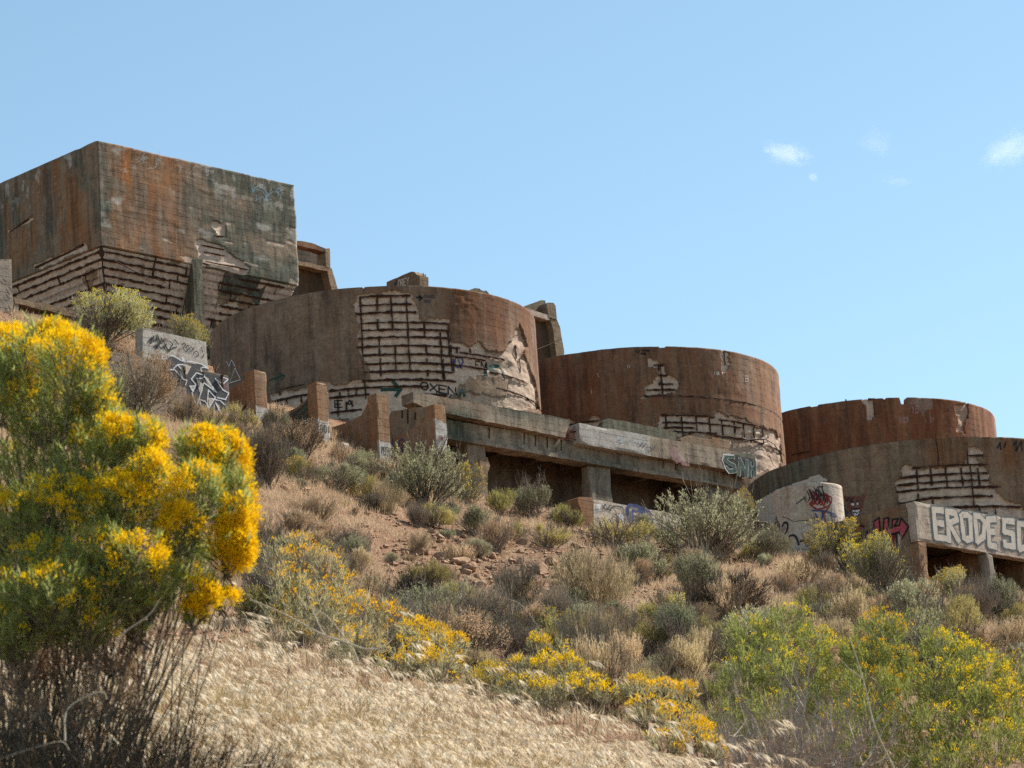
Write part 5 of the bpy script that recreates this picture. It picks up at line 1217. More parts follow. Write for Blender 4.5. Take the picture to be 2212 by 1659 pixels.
# base pixel x, y, width, height (pixels of the photograph seen 2212 wide), kind, label, forced distance
PL = [
 (228, 790, 200, 92, R_, 'wide rabbitbrush with yellow top on the ledge under the bin', 97.5),
 (392, 728, 115, 82, R_, 'shaggy rabbitbrush growing above the 2006 scrawl panel', 99.6),
 (308, 884, 165, 112, B_, 'round olive brown bush in front of the line graffiti wall', 95.2),
 (240, 905, 110, 90, S_, 'grey bush at the foot of the tan lower wall beside yellow flowers', 94.2),
 (405, 928, 85, 52, B_, 'dark brown bush just below the line graffiti wall', 95.6),
 (455, 925, 60, 45, T_k, 'small orange tan bush under the corner of the line graffiti', 0),
 (520, 935, 80, 60, O_, 'wispy olive bush between graffiti wall and first buttress', 0),
 (598, 940, 62, 62, S_, 'pale sage bush between first and second buttress', 0),
 (640, 1000, 150, 75, B_, 'low rusty brown mound below the face painted buttress', 0),
 (572, 1055, 150, 135, G_, 'big spreading twiggy bush with dark base below first buttress', 0),
 (730, 1065, 120, 68, S_, 'low green sage mound below the second buttress', 0),
 (655, 1045, 90, 52, R_, 'small rabbitbrush sprinkled yellow below the second buttress', 0),
 (790, 1040, 90, 60, S_, 'pale sage bush around the short white post', 0),
 (800, 1085, 100, 50, O_, 'olive bush below the short white post', 0),
 (840, 1108, 80, 66, T_k, 'tan bush below the third buttress', 0),
 (920, 1100, 190, 122, S_, 'large green sage bush hiding the base of the last buttress', 0),
 (885, 1075, 90, 85, O_, 'olive topped bush against the third buttress', 0),
 (1003, 1090, 85, 88, R_, 'upright green rabbitbrush beside the broken column', 0),
 (1150, 1118, 100, 82, S_, 'twin tufted sage bush before the dark platform opening', 0),
 (1080, 1112, 80, 52, O_, 'low olive bush under the dark platform opening', 0),
 (1228, 1140, 75, 48, O_, 'small yellow green bush beside the low wall end post', 0),
 (1330, 1178, 170, 52, O_, 'long low olive brush under the ET graffiti', 0),
 (940, 1140, 90, 55, O_, 'small olive bush below the large sage bush', 0),
 (1075, 1195, 95, 70, B_, 'brown bush on the slope below the broken column', 0),
 (1185, 1185, 110, 52, O_, 'olive bush above the bare rocky slope', 0),
 (1530, 1215, 250, 130, S_, 'largest sage bush hiding the end of the ET wall', 0),
 (1606, 1160, 50, 88, R_, 'narrow upright bush with yellow tip beside the round stub', 0),
 (1668, 1205, 90, 60, S_, 'sage bush at the foot of the round stub', 0),
 (1560, 1342, 240, 105, D_, 'wide dark dead bush at the edge of the washed out bank', 0),
 (1510, 1300, 125, 118, S_, 'tall pale sage growing out of the dark dead bush', 0),
 (1385, 1258, 130, 98, S_, 'sage bush beside the bare rocky slope', 0),
 (1425, 1255, 80, 60, O_, 'low olive bush beside the rocky slope', 0),
 (1815, 1225, 170, 98, R_, 'rabbitbrush hiding the base of the round stub', 0),
 (1905, 1282, 170, 112, R_, 'yellow dotted rabbitbrush in front of the pink arrow wall', 0),
 (1780, 1222, 80, 48, O_, 'small olive bush below the round stub graffiti', 0),
 (1735, 1270, 120, 54, T_k, 'tan bush on the slope below the round stub', 0),
 (1700, 1290, 80, 45, B_, 'small brown bush at the lip of the washed out bank', 0),
 (1800, 1300, 100, 52, B_, 'brown bush on bare ground below the pink arrow wall', 0),
 (900, 1312, 170, 70, D_, 'dark dead bush above the blurred yellow flowers', 0),
 (1000, 1322, 100, 66, S_, 'sage bush beside the dark dead bush on bare ground', 0),
 (1120, 1312, 140, 98, G_, 'spindly grey twig bush on the bare rocky slope', 0),
 (1188, 1400, 120, 78, R_, 'rabbitbrush with bright yellow top in mid slope', 0),
 (1265, 1465, 150, 140, G_, 'tall grey brown twig bush behind the yellow clump', 0),
 (1120, 1445, 150, 100, G_, 'broad grey twig bush left of the tall one behind the yellow flowers', 0),
 (1355, 1470, 120, 86, D_, 'black dead bush beside the tall grey twig bush', 0),
 (1275, 1380, 95, 62, S_, 'dark green sage bush in mid slope near yellow topped rabbitbrush', 0),
 (1400, 1420, 130, 72, O_, 'olive bush below the washed out bank', 0),
 (700, 1268, 110, 64, T_k, 'tan bush beyond the blurred yellow lobe', 0),
 (640, 1160, 90, 52, B_, 'brown bush on the slope right of the orange flower lobe', 0),
 (690, 1128, 100, 48, T_k, 'low tan bush on the open slope below the second buttress', 0),
 (760, 1200, 110, 60, G_, 'thin grey bush at the west edge of the bare rocky slope', 0),
 (1770, 1320, 130, 52, B_, 'brown bush hanging over the washed out bank', 0),
 (1975, 1345, 130, 82, S_, 'sage bush below the shelter corner post', 0),
 (2065, 1300, 120, 66, R_, 'yellow flecked rabbitbrush under the block letter shelter', 0),
 (2110, 1345, 130, 92, G_, 'dark stemmed bush before the shelter opening', 0),
 (2170, 1345, 110, 84, S_, 'sage bush at the foot of the inner shelter post', 0),
 (2010, 1400, 140, 78, O_, 'olive bush between shelter and flowering thicket', 0),
 (1850, 1392, 120, 100, T_k, 'tall tan bush behind the flowering thicket', 0),
 (1960, 1430, 180, 112, O_, 'broad yellow olive bush behind the flowering thicket', 0),
 (2100, 1440, 160, 86, B_, 'brown bush below the shelter opening behind the thicket', 0),
 (2190, 1420, 110, 76, T_k, 'tan bush at the edge of the slope past the shelter', 0),
 (1905, 1330, 120, 48, B_, 'low brown bush under the yellow dotted rabbitbrush', 0),
 (1650, 1430, 130, 76, S_, 'grey sage below the washed out bank', 0),
 (1480, 1480, 130, 80, T_k, 'tan bush in the hollow beside the grey twig thicket', 0),
 (1040, 1395, 100, 52, S_, 'low sage bush in mid slope below the dead bush', 0),
 (960, 1400, 110, 66, G_, 'grey bush behind the blurred yellow clump', 0),
]
random.seed(21)
for i, (px, py, wp, hp, k, lab, Yf) in enumerate(PL):
    h = at_y(px, py, Yf) if Yf else hit_ground(px, py)
    if Yf: h = np.array([h[0], h[1], max(h[2], ground1(h[0], h[1])) if h[2] - ground1(h[0], h[1]) < .4 else ground1(h[0], h[1])])
    d = h @ CF
    gk = .80 if k in (G_, D_) else 1
    put(k, h - [0, 0, .04], gk * wp * d / F * 1.22, gk * hp * d / F * 1.15, lab, GR[k])

# many small dry tufts and seedling shrubs between the named ones
rg = np.random.default_rng(77); cnt = 0
FILL = [('tan_brush', 125, 'knee high tan tuft of dry brush scattered over the slope', 'small tan tufts scattered over the slope'),
        ('olive_brush', 115, 'small olive tuft scattered over the slope', 'small olive tufts scattered over the slope'),
        ('brown_brush', 60, 'small brown tuft scattered over the slope', 'small brown tufts scattered over the slope'),
        ('sagebrush', 95, 'small grey sage tuft scattered over the slope', 'small sage tufts scattered over the slope'),
        ('grey_twig_bush', 40, 'small twiggy grey bush scattered over the slope', 'small twiggy bushes scattered over the slope')]
for k, n, lab, grp in FILL:
    c = 0
    while c < n:
        px, py = rg.uniform(480, 2212), rg.uniform(930, 1600)
        lo = np.interp(px, [480, 700, 950, 1250, 1640, 2000, 2212], [900, 985, 1060, 1120, 1190, 1290, 1310])
        hi = np.interp(px, [480, 800, 1300, 1700, 2212], [1350, 1440, 1560, 1600, 1540])
        if not lo + 8 < py < hi: continue
        if ((px - 1100) / 340)**2 + ((py - 1235) / 105)**2 < 1 and rg.uniform() < .78: continue
        if ((px - 1700) / 140)**2 + ((py - 1310) / 60)**2 < 1 and rg.uniform() < .75: continue
        if ((px - 740) / 190)**2 + ((py - 1120) / 80)**2 < 1 and rg.uniform() < .5: continue
        h = hit_ground(px, py); s_ = rg.gamma(4, .135); s_ = min(max(s_, .3), 1.4 if py > 1330 else .85) * (1.15 if py > 1330 else 1); put(k, h - [0, 0, .03], s_ * rg.uniform(1., 1.8), s_ * rg.uniform(.6, 1.0), lab, grp); c += 1

for k, v in PROTO.items():
    for j, o in enumerate(v):
        if (k, j) not in _used:
            for ch in list(o.children): bpy.data.objects.remove(ch)
            bpy.data.objects.remove(o)
# ------------------------------------------------------------------ rocks
rockm = concrete('red_sandstone', (.46, .31, .21), (.29, .175, .11), (.20, .08, .04), rust_amt=.25, dark_amt=.2, pale_amt=.3, seed=40, board=-.35)
def rock_mesh(seed):
    bm = bmesh.new(); bmesh.ops.create_icosphere(bm, subdivisions=3, radius=1); rg = np.random.default_rng(seed)
    pl_ = [(unit(rg.normal(size=3)), rg.uniform(.55, .8)) for _ in range(11)]
    for v in bm.verts:
        p = np.array(v.co[:])
        for n, d in pl_:
            k = p @ n
            if k > d: p = p - n * (k - d)
        p *= 1 + .10 * float(noise3(p[0] * 3, p[1] * 3, p[2] * 3, seed)); v.co = p
    me = bpy.data.meshes.new('rock'); bm.to_mesh(me); bm.free(); me.materials.append(rockm); return me
RM = [rock_mesh(300 + i) for i in range(5)]
def rock(px, py, wp, label, group, flat=.6):
    h = hit_ground(px, py); d = h @ CF; r = wp * d / F / 2
    o = obj('rock', RM[random.randrange(5)]); o.location = tuple(h + [0, 0, r * flat * .35]); o.scale = (r, r * random.uniform(.7, 1), r * flat)
    o.rotation_euler = (random.uniform(-.3, .3), random.uniform(-.3, .3), random.uniform(0, 6.3)); tag(o, label, 'rock', group)
for px, py, wp, lab in ((952, 1178 + 32, 42, 'wide orange rock highest on the bare slope'), (905, 1198, 34, 'pale rock with a dark notch on the bare slope'), (995, 1222, 50, 'long dark red rock in the middle of the bare slope'), (1128, 1178, 34, 'dark boulder in the olive brush above the bare slope'),
                        (1160, 1240, 62, 'largest boulder in the rock pile on the bare slope'), (1122, 1222, 36, 'flat boulder topping the rock pile'), (1190, 1222, 40, 'pale cracked boulder beside the rock pile'), (1225, 1262, 34, 'pale leaning stone below the rock pile'), (1265, 1250, 40, 'tan boulder at the east end of the rock pile'), (1015, 1235, 46, 'flat brown slab on the bare slope'),
                        (1700, 1335, 48, 'whitish boulder on the washed out bank'), (1665, 1330, 34, 'grey stone beside the whitish boulder'), (1728, 1362, 40, 'reddish boulder at the foot of the washed out bank'), (1440, 1362, 36, 'dark red boulder below the dark dead bush'), (1785, 1268, 28, 'white stone in brush below the pink arrow wall')):
    rock(px, py, wp, lab, 'boulders on the slope')
c = 0
while c < 280:
    px, py = (rg.uniform(830, 1340), rg.uniform(1150, 1320)) if c < 200 else (rg.uniform(1560, 1850), rg.uniform(1260, 1380)) if c < 245 else (rg.uniform(560, 2200), rg.uniform(1000, 1400))
    if py < np.interp(px, [480, 700, 950, 1250, 1640, 2000, 2212], [900, 985, 1060, 1120, 1190, 1290, 1310]) + 20: continue
    rock(px, py, rg.uniform(7, 14) * rg.choice([1, 1, 1.5, 2.4]), 'fist to head sized red stone lying loose on the slope', 'loose stones on the slope'); c += 1

# gravel and litter: stuff
n = 60000; X = rg.uniform(-13, 18, n); Y = rg.uniform(52, 108, n); q = fbm(X * .3, Y * .3, 91, 3); m = (q + rg.normal(size=n) * .25 > .0) & (row_p(X, Y) < 1.5); X, Y = X[m], Y[m]
r = rg.gamma(1.5, .022, len(X)).clip(.012, .14)[:, None]; Z = ground(X, Y); c3 = np.stack([X, Y, Z + r[:, 0] * .3], 1)
oct_ = np.array([[1, 0, 0], [-1, 0, 0], [0, 1, 0], [0, -1, 0], [0, 0, .7], [0, 0, -.7]], float)
Vv = c3[:, None] + r[:, None] * oct_[None] * rg.uniform(.5, 1.2, (len(X), 6, 1))
fc = np.array([[0, 2, 4], [2, 1, 4], [1, 3, 4], [3, 0, 4], [2, 0, 5], [1, 2, 5], [3, 1, 5], [0, 3, 5]])
tag(MB().add(Vv.reshape(-1, 3), (np.arange(len(X)) * 6)[:, None, None].repeat(8, 1).reshape(-1, 1) + np.tile(fc, (len(X), 1))).build('gravel', rockm), 'loose reddish gravel and stone chips over the bare slope', 'gravel', kind='stuff')

# thin dry grass over the hillside: stuff
def blades_at(rg, X, Y, Z, nb, L, Wd, lean, spread):
    b = np.repeat(np.stack([X, Y, Z], 1), nb, 0); b[:, :2] += rg.normal(size=(len(b), 2)) * spread
    d = unit(np.stack([rg.normal(size=len(b)) * lean, rg.normal(size=len(b)) * lean, np.ones(len(b))], 1))
    return diamonds(b, d, L * rg.uniform(.5, 1.4, len(b)), Wd, rg, .35)
n = 150000; X = rg.uniform(-15, 20, n); Y = rg.uniform(46, 110, n); q = fbm(X * .35 + 9, Y * .35, 95, 4); p_ = row_p(X, Y)
bare = 2 * np.exp(-(((X + .2) / 3.6)**2 + ((Y - 84) / 9)**2)); m = (q + rg.normal(size=n) * .22 - bare * .55 > -.08) & (p_ < 1.2); X, Y = X[m], Y[m]
V0, F0 = blades_at(rg, X, Y, ground(X, Y) - .02, 6, .22, .013, .5, .08)
tag(MB().add(V0, F0).build('dry_grass', V['grass2']), 'thin dry straw coloured grass covering the hillside', 'grass', kind='stuff')
# ------------------------------------------------------------------ foreground cheatgrass: stuff
rg = np.random.default_rng(404)
n = 22000; X = rg.uniform(-3.6, 2.6, n); Y = rg.uniform(10.5, 22, n)
q = fbm(X * 1.3, Y * 1.3, 15, 3)
edge = np.interp(Y, [10, 14, 17, 20, 22], [.55, .75, 1.1, 1.45, 1.6]) + .25 * noise2(X * 2, Y * 2, 4)
m = (q + rg.normal(size=n) * .22 > -.20) & (X < edge) & (rg.uniform(size=n) < np.interp(Y, [10, 16, 22], [1, .9, .7])); X, Y = X[m], Y[m]; n = len(X)
Z = ground(X, Y); Hh = rg.uniform(.11, .30, n) * (1 + .75 * fbm(X * 1.6, Y * 1.6, 33, 3)) * np.where(rg.uniform(size=n) < .10, 1.75, 1); az = rg.normal(size=n) * 1.1 - .5
lean = rg.uniform(.12, .85, n); dx = np.cos(az) * lean; dy = np.sin(az) * lean
b = np.stack([X, Y, Z - .02], 1); top = b + np.stack([dx * Hh, dy * Hh, Hh], 1); nod = top + np.stack([dx * .12 + .02, dy * .10, -.015 + 0 * X], 1) * (.6 + .8 * rg.uniform(size=n))[:, None]
St = np.stack([b, b * .5 + top * .5 + np.stack([-dx * .02, -dy * .02, Hh * .06], 1), top, nod], 1)
mb = MB(); mb.add(*tubes(St, np.broadcast_to([.0018, .0015, .0011, .0008], (n, 4)), 3), mi=1)
ns = 9; i = np.repeat(np.arange(n), ns); u = rg.uniform(0, 1, len(i))[:, None]
sp = top[i] * (1 - u) + nod[i] * u; d = unit(unit(nod - top)[i] * .6 + rg.normal(size=sp.shape) * .30 + [.25, 0, -.75])
mb.add(*diamonds(sp, d, .050 * rg.uniform(.6, 1.4, len(i)), .0066, rg, .35))
i = np.repeat(np.arange(n), 5); bb = b[i] + rg.normal(size=(len(i), 3)) * [.03, .03, 0]
d = unit(np.stack([rg.normal(size=len(i)) * .7, rg.normal(size=len(i)) * .7, np.ones(len(i))], 1)); mb.add(*diamonds(bb, d, rg.uniform(.08, .2, len(i)), .0045, rg, .3), mi=1)
tag(mb.build('dry_grass_bank', [V['grass'], V['grassb']]), 'dense pale dry cheatgrass with nodding seed heads on the near bank', 'grass', kind='stuff')

# ------------------------------------------------------------------ near rabbitbrush built lobe by lobe
def bush(name, label, cat_, group, base, lobes, leafm, flowm, seed, stem_r=.0042, leafL=.055, leafW=.0045, fl=.012, stemm='twig', dens=1.0, cl_n=22, cl_r=.024, fl_mul=1.0, fl_gap=-.35):
    rg = np.random.default_rng(seed); base = np.asarray(base, float); o = thing(name, label, cat_, tuple(base), group)
    P = []; tips = []; leafB = []; leafD = []; FB = []; FD = []
    for (c, r, rz, nl, nf, side) in lobes:
        c = np.asarray(c, float)
        ns = max(3, int(nl / 260)); tip = c + unit(rg.normal(size=(ns, 3))) * rg.uniform(.3, .95, (ns, 1)) * [r, r, rz]
        b = base + rg.normal(size=(ns, 3)) * [.16, .16, .03] + [0, 0, -.05]; mid = b * .45 + tip * .55 + np.array([0, 0, -.12]) * np.linalg.norm(tip - b, axis=1)[:, None] + rg.normal(size=(ns, 3)) * .03
        u = np.linspace(0, 1, 7)[None, :, None]; P.append((1 - u)**2 * b[:, None] + 2 * u * (1 - u) * mid[:, None] + u * u * tip[:, None])
        # upright leafy sprigs
        nsp = int(nl * dens / 9); q = unit(rg.normal(size=(nsp, 3))); rr = rg.uniform(.25, 1, nsp)[:, None]**.6
        p = c + q * rr * [r, r, rz]; p = p[clump_filter(rg, p - c, 1.6 / r, seed + 3, -.35)]; nsp = len(p)
        dsp = unit(unit(p - (c - [0, 0, rz * .9])) + rg.normal(size=p.shape) * .18 + [0, 0, .35])
        Ls = rg.uniform(.05, .12, nsp) * (r / .15)**.5; i = np.repeat(np.arange(nsp), 14); t_ = rg.uniform(-.6, .5, len(i))[:, None]
        leafB.append(p[i] + dsp[i] * t_ * Ls[i][:, None] + rg.normal(size=(len(i), 3)) * .004); leafD.append(unit(dsp[i] + rg.normal(size=(len(i), 3)) * .38))
        P.append(np.pad(np.stack([p - dsp * Ls[:, None] * 1.3, p - dsp * Ls[:, None] * .4, p + dsp * Ls[:, None] * .5], 1), ((0, 0), (0, 4), (0, 0)), mode='edge') if False else np.stack([p - dsp * Ls[:, None] * (1.3 - 1.8 * k / 6) for k in range(7)], 1))
        # flower heads on the outside of the lobe, on the side that carries them
        k = int(nf * fl_mul); q = unit(rg.normal(size=(k * 5, 3)) + np.asarray(side, float) * .9); q = q[(q @ unit(np.asarray(side, float)) > -.15)][:k]
        fc_ = c + q * rg.uniform(.80, 1.10, (len(q), 1)) * [r, r, rz]; fc_ = fc_[noise3(fc_[:, 0] * 13, fc_[:, 1] * 13, fc_[:, 2] * 8, seed + 9) + rg.normal(size=len(fc_)) * .12 > fl_gap]
        ax = unit(unit(fc_ - c) * .6 + [0, 0, .8] + rg.normal(size=fc_.shape) * .2)
        sc = rg.uniform(.7, 1.35, len(fc_)) * cl_r
        i = np.repeat(np.arange(len(fc_)), cl_n); v = rg.normal(size=(len(i), 3)); v = unit(v + ax[i] * .9) * rg.uniform(.35, 1, (len(i), 1))
        FB.append(fc_[i] + v * sc[i][:, None]); FD.append(unit(v + ax[i] * .8))
    mb = MB()
    for p in P: mb.add(*tubes(p, taper(p, stem_r if len(p) < 40 else stem_r * .35, stem_r * .3 if len(p) < 40 else stem_r * .2)))
    mb.build('stems', V[stemm], o)
    B_ = np.concatenate(leafB); D_ = np.concatenate(leafD); MB().add(*diamonds(B_, D_, leafL * rg.uniform(.5, 1.2, len(B_)), leafW, rg)).build('foliage', V[leafm], o)
    if sum(len(x) for x in FB):
        B_ = np.concatenate(FB); D_ = np.concatenate(FD); MB().add(*diamonds(B_, D_, fl * rg.uniform(.7, 1.3, len(B_)), fl * .42, rg, .62)).build('flowers', V[flowm], o)
    kids(o, Matrix.Translation(-Vector(tuple(base)))); return o
def lobe(px, py, Y, rp, rzp, nl, nf, side=(.5, -.3, .8)):
    c = at_y(px, py, Y); k = (c @ CF) / F; return (c, rp * k, rzp * k, nl, nf, side)
def gbase(px, Y):
    c = at_y(px, 1500, Y); return np.array([c[0], Y, ground1(c[0], Y)])

# the big one at the west side
LB = []
for a in [(60, 790, 12.0, 75, 72, 900, 60), (150, 790, 11.8, 70, 70, 800, 75), (20, 760, 12.3, 60, 45, 500, 60), (190, 830, 11.9, 45, 60, 500, 45), (100, 740, 12.1, 60, 34, 400, 60), (0, 850, 12.0, 60, 70, 700, 30),
          (110, 900, 12.0, 100, 80, 2000, 14), (200, 900, 12.0, 70, 75, 1600, 14), (60, 1010, 12.1, 110, 90, 2200, 16), (190, 1030, 11.9, 90, 100, 2200, 50), (250, 960, 11.8, 45, 55, 700, 34),
          (310, 955, 11.8, 42, 48, 500, 46, (.8, -.5, .3)), (320, 1030, 11.7, 42, 50, 500, 40, (.8, -.5, .3)), (270, 1100, 11.7, 70, 70, 1400, 50), (120, 1120, 11.8, 110, 80, 2200, 46), (20, 1150, 11.9, 80, 80, 1500, 36),
          (290, 1195, 11.5, 60, 42, 600, 40, (.6, -.6, .1)), (210, 1200, 11.6, 70, 50, 900, 18), (100, 1230, 11.7, 80, 60, 1100, 16), (10, 1290, 11.7, 60, 60, 600, 16),
          (430, 985, 11.9, 60, 55, 900, 60, (.7, -.4, .6)), (480, 1010, 11.9, 52, 72, 800, 100, (.9, -.3, .4)), (500, 1100, 11.8, 46, 80, 700, 130, (1, -.4, .2)), (420, 1080, 11.7, 60, 75, 1000, 110, (.3, -.9, .4)), (490, 1185, 11.8, 52, 50, 500, 110, (.7, -.6, .0)), (390, 1150, 11.7, 50, 50, 600, 55, (0, -1, .3)),
          (435, 1290, 11.7, 36, 34, 200, 44, (.5, -.5, .4)), (480, 1300, 11.8, 28, 18, 120, 24, (.5, -.5, .6)), (415, 1330, 11.7, 18, 26, 100, 16), (330, 1060, 12.2, 60, 60, 800, 20), (370, 1240, 11.9, 60, 50, 500, 4), (100, 1300, 11.5, 110, 70, 2200, 22), (250, 1270, 11.6, 90, 60, 1800, 14), (30, 1370, 11.5, 80, 60, 1300, 14), (180, 1350, 11.6, 90, 60, 1300, 8), (330, 1270, 11.7, 70, 60, 1100, 5), (300, 1330, 11.8, 60, 50, 500, 3), (410, 1220, 12.0, 60, 50, 700, 4)]:
    LB.append(lobe(*a))
gb = np.array([at_y(95, 1560, 12.0)[0], 12.0, 0]); gb[2] = ground1(gb[0], gb[1])
bush('rabbitbrush', 'big rabbitbrush with masses of deep yellow flowers close to the camera', 'shrub', 'flowering rabbitbrush on the near bank', gb, LB, 'fgreen', 'fyellow', 900, dens=.95, leafL=.05, leafW=.0048, stemm='twig', fl_mul=3.2, fl_gap=-.10, cl_r=.028)
# dry dark skirt of old stems beneath it
def skirt(name, label, cat_, base, n1, Lh, n2, n3, mat, seed, elev, azr, r0=.006, group=None):
    rg = np.random.default_rng(seed); base = np.asarray(base, float); o = thing(name, label, cat_, tuple(base), group)
    az = rg.uniform(*azr, n1); el = rg.uniform(*elev, n1); L = Lh * rg.uniform(.55, 1.1, n1)
    d = np.stack([np.cos(az) * np.cos(el), np.sin(az) * np.cos(el), np.sin(el)], 1); b = base + rg.normal(size=(n1, 3)) * [.06, .06, .01]
    u = np.linspace(0, 1, 6)[None, :, None]
    wob = np.cumsum(rg.normal(size=(n1, 6, 3)) * .014, 1) * Lh
    S = b[:, None] + d[:, None] * u * L[:, None, None] + np.array([0, 0, .18]) * (u**2) * L[:, None, None] * np.sign(.5 - el)[:, None, None] + wob
    B1 = branches(rg, S, n2, Lh * .42, .25, .25, 4, .5); B2 = branches(rg, B1, n3, Lh * .2, .2, .2, 3, .55)
    m = MB().add(*tubes(S, taper(S, r0, r0 * .35))).add(*tubes(B1, taper(B1, r0 * .45, r0 * .15))).add(*tubes(B2, taper(B2, r0 * .2, r0 * .08)))
    m.build('stems', V[mat], o); kids(o, Matrix.Translation(-Vector(tuple(base)))); return o
for i, (px, Y, n1, L, az, lab) in enumerate(((60, 11.6, 110, .62, (-3.3, .4), 'dark dead brush skirt under the big yellow rabbitbrush'), (230, 11.9, 60, .58, (-1.6, 1.0), 'dark bare branches spreading over grass beside the big rabbitbrush'), (-120, 11.5, 80, .6, (-2.0, 1.2), 'dark dead brush at the frame edge below the yellow flowers'))):
    skirt('dead_bush', lab, 'bush', gbase(px, Y), n1, L, 9, 8, 'dead', 700 + i, (.15, 1.2), az, group='dead brush on the near bank')

DL = [lobe(*a) for a in [(40, 1440, 11.7, 90, 60, 600, 0), (140, 1420, 11.8, 90, 60, 600, 0), (240, 1400, 11.9, 70, 50, 400, 0), (20, 1540, 11.5, 90, 60, 500, 0), (130, 1540, 11.6, 90, 60, 500, 0), (230, 1500, 11.7, 70, 50, 300, 0), (300, 1430, 11.9, 50, 40, 160, 0)]]
bush('dry_brush', 'tangle of dry grey brush filling the foot of the big rabbitbrush', 'bush', 'dead brush on the near bank', gb, DL, 'brown', 'fyellow', 930, dens=.8, stemm='twig')
# yellow clumps behind the crest of the bank
def clump(label, px0, Y, lobes, seed, leafm='green', flowm='lyellow', **k):
    bush('rabbitbrush', label, 'shrub', 'flowering rabbitbrush on the near bank', gbase(px0, Y), [lobe(*a) for a in lobes], leafm, flowm, seed, **k)
clump('loose rabbitbrush with scattered yellow heads beside the big one', 660, 24, [(590, 1215, 24, 50, 40, 350, 22), (650, 1200, 24.2, 45, 45, 350, 26), (620, 1290, 23.8, 70, 60, 700, 20), (700, 1240, 24.2, 50, 60, 450, 28), (740, 1300, 24, 50, 60, 450, 26), (690, 1330, 23.6, 80, 60, 700, 30), (780, 1340, 23.8, 60, 50, 450, 34), (840, 1345, 23.8, 40, 40, 300, 26), (600, 1370, 23.6, 60, 45, 400, 16), (770, 1400, 23.4, 70, 40, 500, 26)], 901, leafL=.07, leafW=.006, fl=.018, cl_r=.034, cl_n=14)
clump('rabbitbrush clump with golden domes rising behind the dry grass', 940, 22.5, [(900, 1365, 22.6, 34, 26, 240, 34), (935, 1385, 22.5, 40, 30, 280, 40), (970, 1400, 22.4, 38, 30, 280, 40), (890, 1410, 22.3, 45, 34, 320, 26), (950, 1445, 22.1, 60, 34, 380, 34), (860, 1440, 22.2, 40, 30, 200, 16)], 902, leafL=.06, leafW=.006, fl=.017, cl_r=.034, cl_n=16)
clump('wide golden rabbitbrush clump in the middle of the grass crest', 1170, 21.5, [(1160, 1395, 21.8, 22, 20, 90, 22), (1215, 1405, 21.8, 20, 20, 90, 18), (1130, 1445, 21.6, 40, 22, 280, 40), (1180, 1440, 21.6, 42, 24, 280, 48), (1230, 1445, 21.5, 36, 26, 260, 44), (1060, 1460, 21.6, 34, 26, 240, 36), (1260, 1480, 21.4, 48, 24, 280, 44), (1130, 1490, 21.3, 60, 28, 380, 32), (1200, 1500, 21.2, 60, 26, 360, 30), (1020, 1480, 21.5, 30, 22, 160, 20), (1300, 1500, 21.3, 30, 20, 120, 18)], 903, leafL=.055, leafW=.006, fl=.016, cl_r=.033, cl_n=16)
clump('golden rabbitbrush clump at the low end of the dry grass bank', 1440, 20, [(1380, 1490, 20.4, 34, 24, 220, 36), (1430, 1500, 20.3, 40, 28, 280, 44), (1400, 1540, 20.0, 46, 34, 300, 46), (1460, 1560, 19.9, 44, 34, 280, 46), (1500, 1590, 19.7, 40, 32, 260, 40), (1440, 1610, 19.6, 50, 30, 280, 34), (1535, 1620, 19.6, 30, 24, 160, 22), (1480, 1500, 20.2, 24, 22, 120, 20)], 904, leafL=.055, leafW=.006, fl=.016, cl_r=.033, cl_n=16)
# the flowering thicket on the east side
def thick(label, px0, Y, lobes, seed): clump(label, px0, Y, lobes, seed, 'fgreen2', 'lyellow', leafL=.075, leafW=.0065, fl=.016, cl_r=.034, cl_n=13)
thick('green rabbitbrush with flat yellow top behind the grey twig thicket', 1700, 27, [(1610, 1370, 27, 50, 40, 500, 12), (1700, 1350, 27.2, 60, 44, 700, 14), (1760, 1400, 27, 60, 44, 700, 34), (1650, 1420, 26.8, 70, 50, 800, 20), (1720, 1470, 26.6, 80, 60, 1000, 30), (1600, 1480, 26.6, 70, 60, 800, 14), (1680, 1560, 26.2, 100, 70, 1300, 24), (1820, 1430, 26.8, 50, 44, 550, 40), (1800, 1510, 26.4, 80, 60, 900, 36), (1560, 1580, 26.2, 80, 60, 700, 10)], 905)
thick('domed rabbitbrush in the middle of the flowering thicket', 1900, 26, [(1900, 1362, 26.4, 62, 40, 700, 46), (1870, 1420, 26.2, 64, 40, 800, 36), (1930, 1440, 26.2, 60, 44, 800, 34), (1880, 1490, 25.8, 80, 50, 1000, 40), (1960, 1510, 25.8, 70, 54, 900, 34), (1860, 1570, 25.4, 90, 60, 1200, 40), (1960, 1600, 25.2, 90, 60, 1200, 30), (1820, 1640, 25, 90, 60, 1000, 24), (1920, 1670, 24.8, 90, 50, 900, 24)], 906)
thick('tall rabbitbrush with golden shoulder at the east side of the thicket', 2090, 25, [(2040, 1400, 25.4, 56, 36, 600, 40), (2090, 1430, 25.3, 60, 40, 700, 52), (2130, 1470, 25.1, 60, 44, 700, 70), (2040, 1480, 25, 70, 50, 900, 40), (2100, 1540, 24.8, 80, 60, 1000, 46), (2170, 1530, 24.8, 50, 60, 600, 50), (2030, 1580, 24.6, 80, 60, 900, 30), (2150, 1620, 24.4, 90, 60, 1000, 30), (2060, 1660, 24.2, 90, 50, 900, 20)], 907)
thick('dark green rabbitbrush cut by the frame edge at the thicket end', 2230, 25.5, [(2190, 1460, 26, 44, 50, 500, 14), (2220, 1520, 25.6, 60, 60, 700, 16), (2230, 1600, 25.2, 70, 60, 800, 18), (2290, 1540, 25.4, 70, 80, 800, 20)], 908)
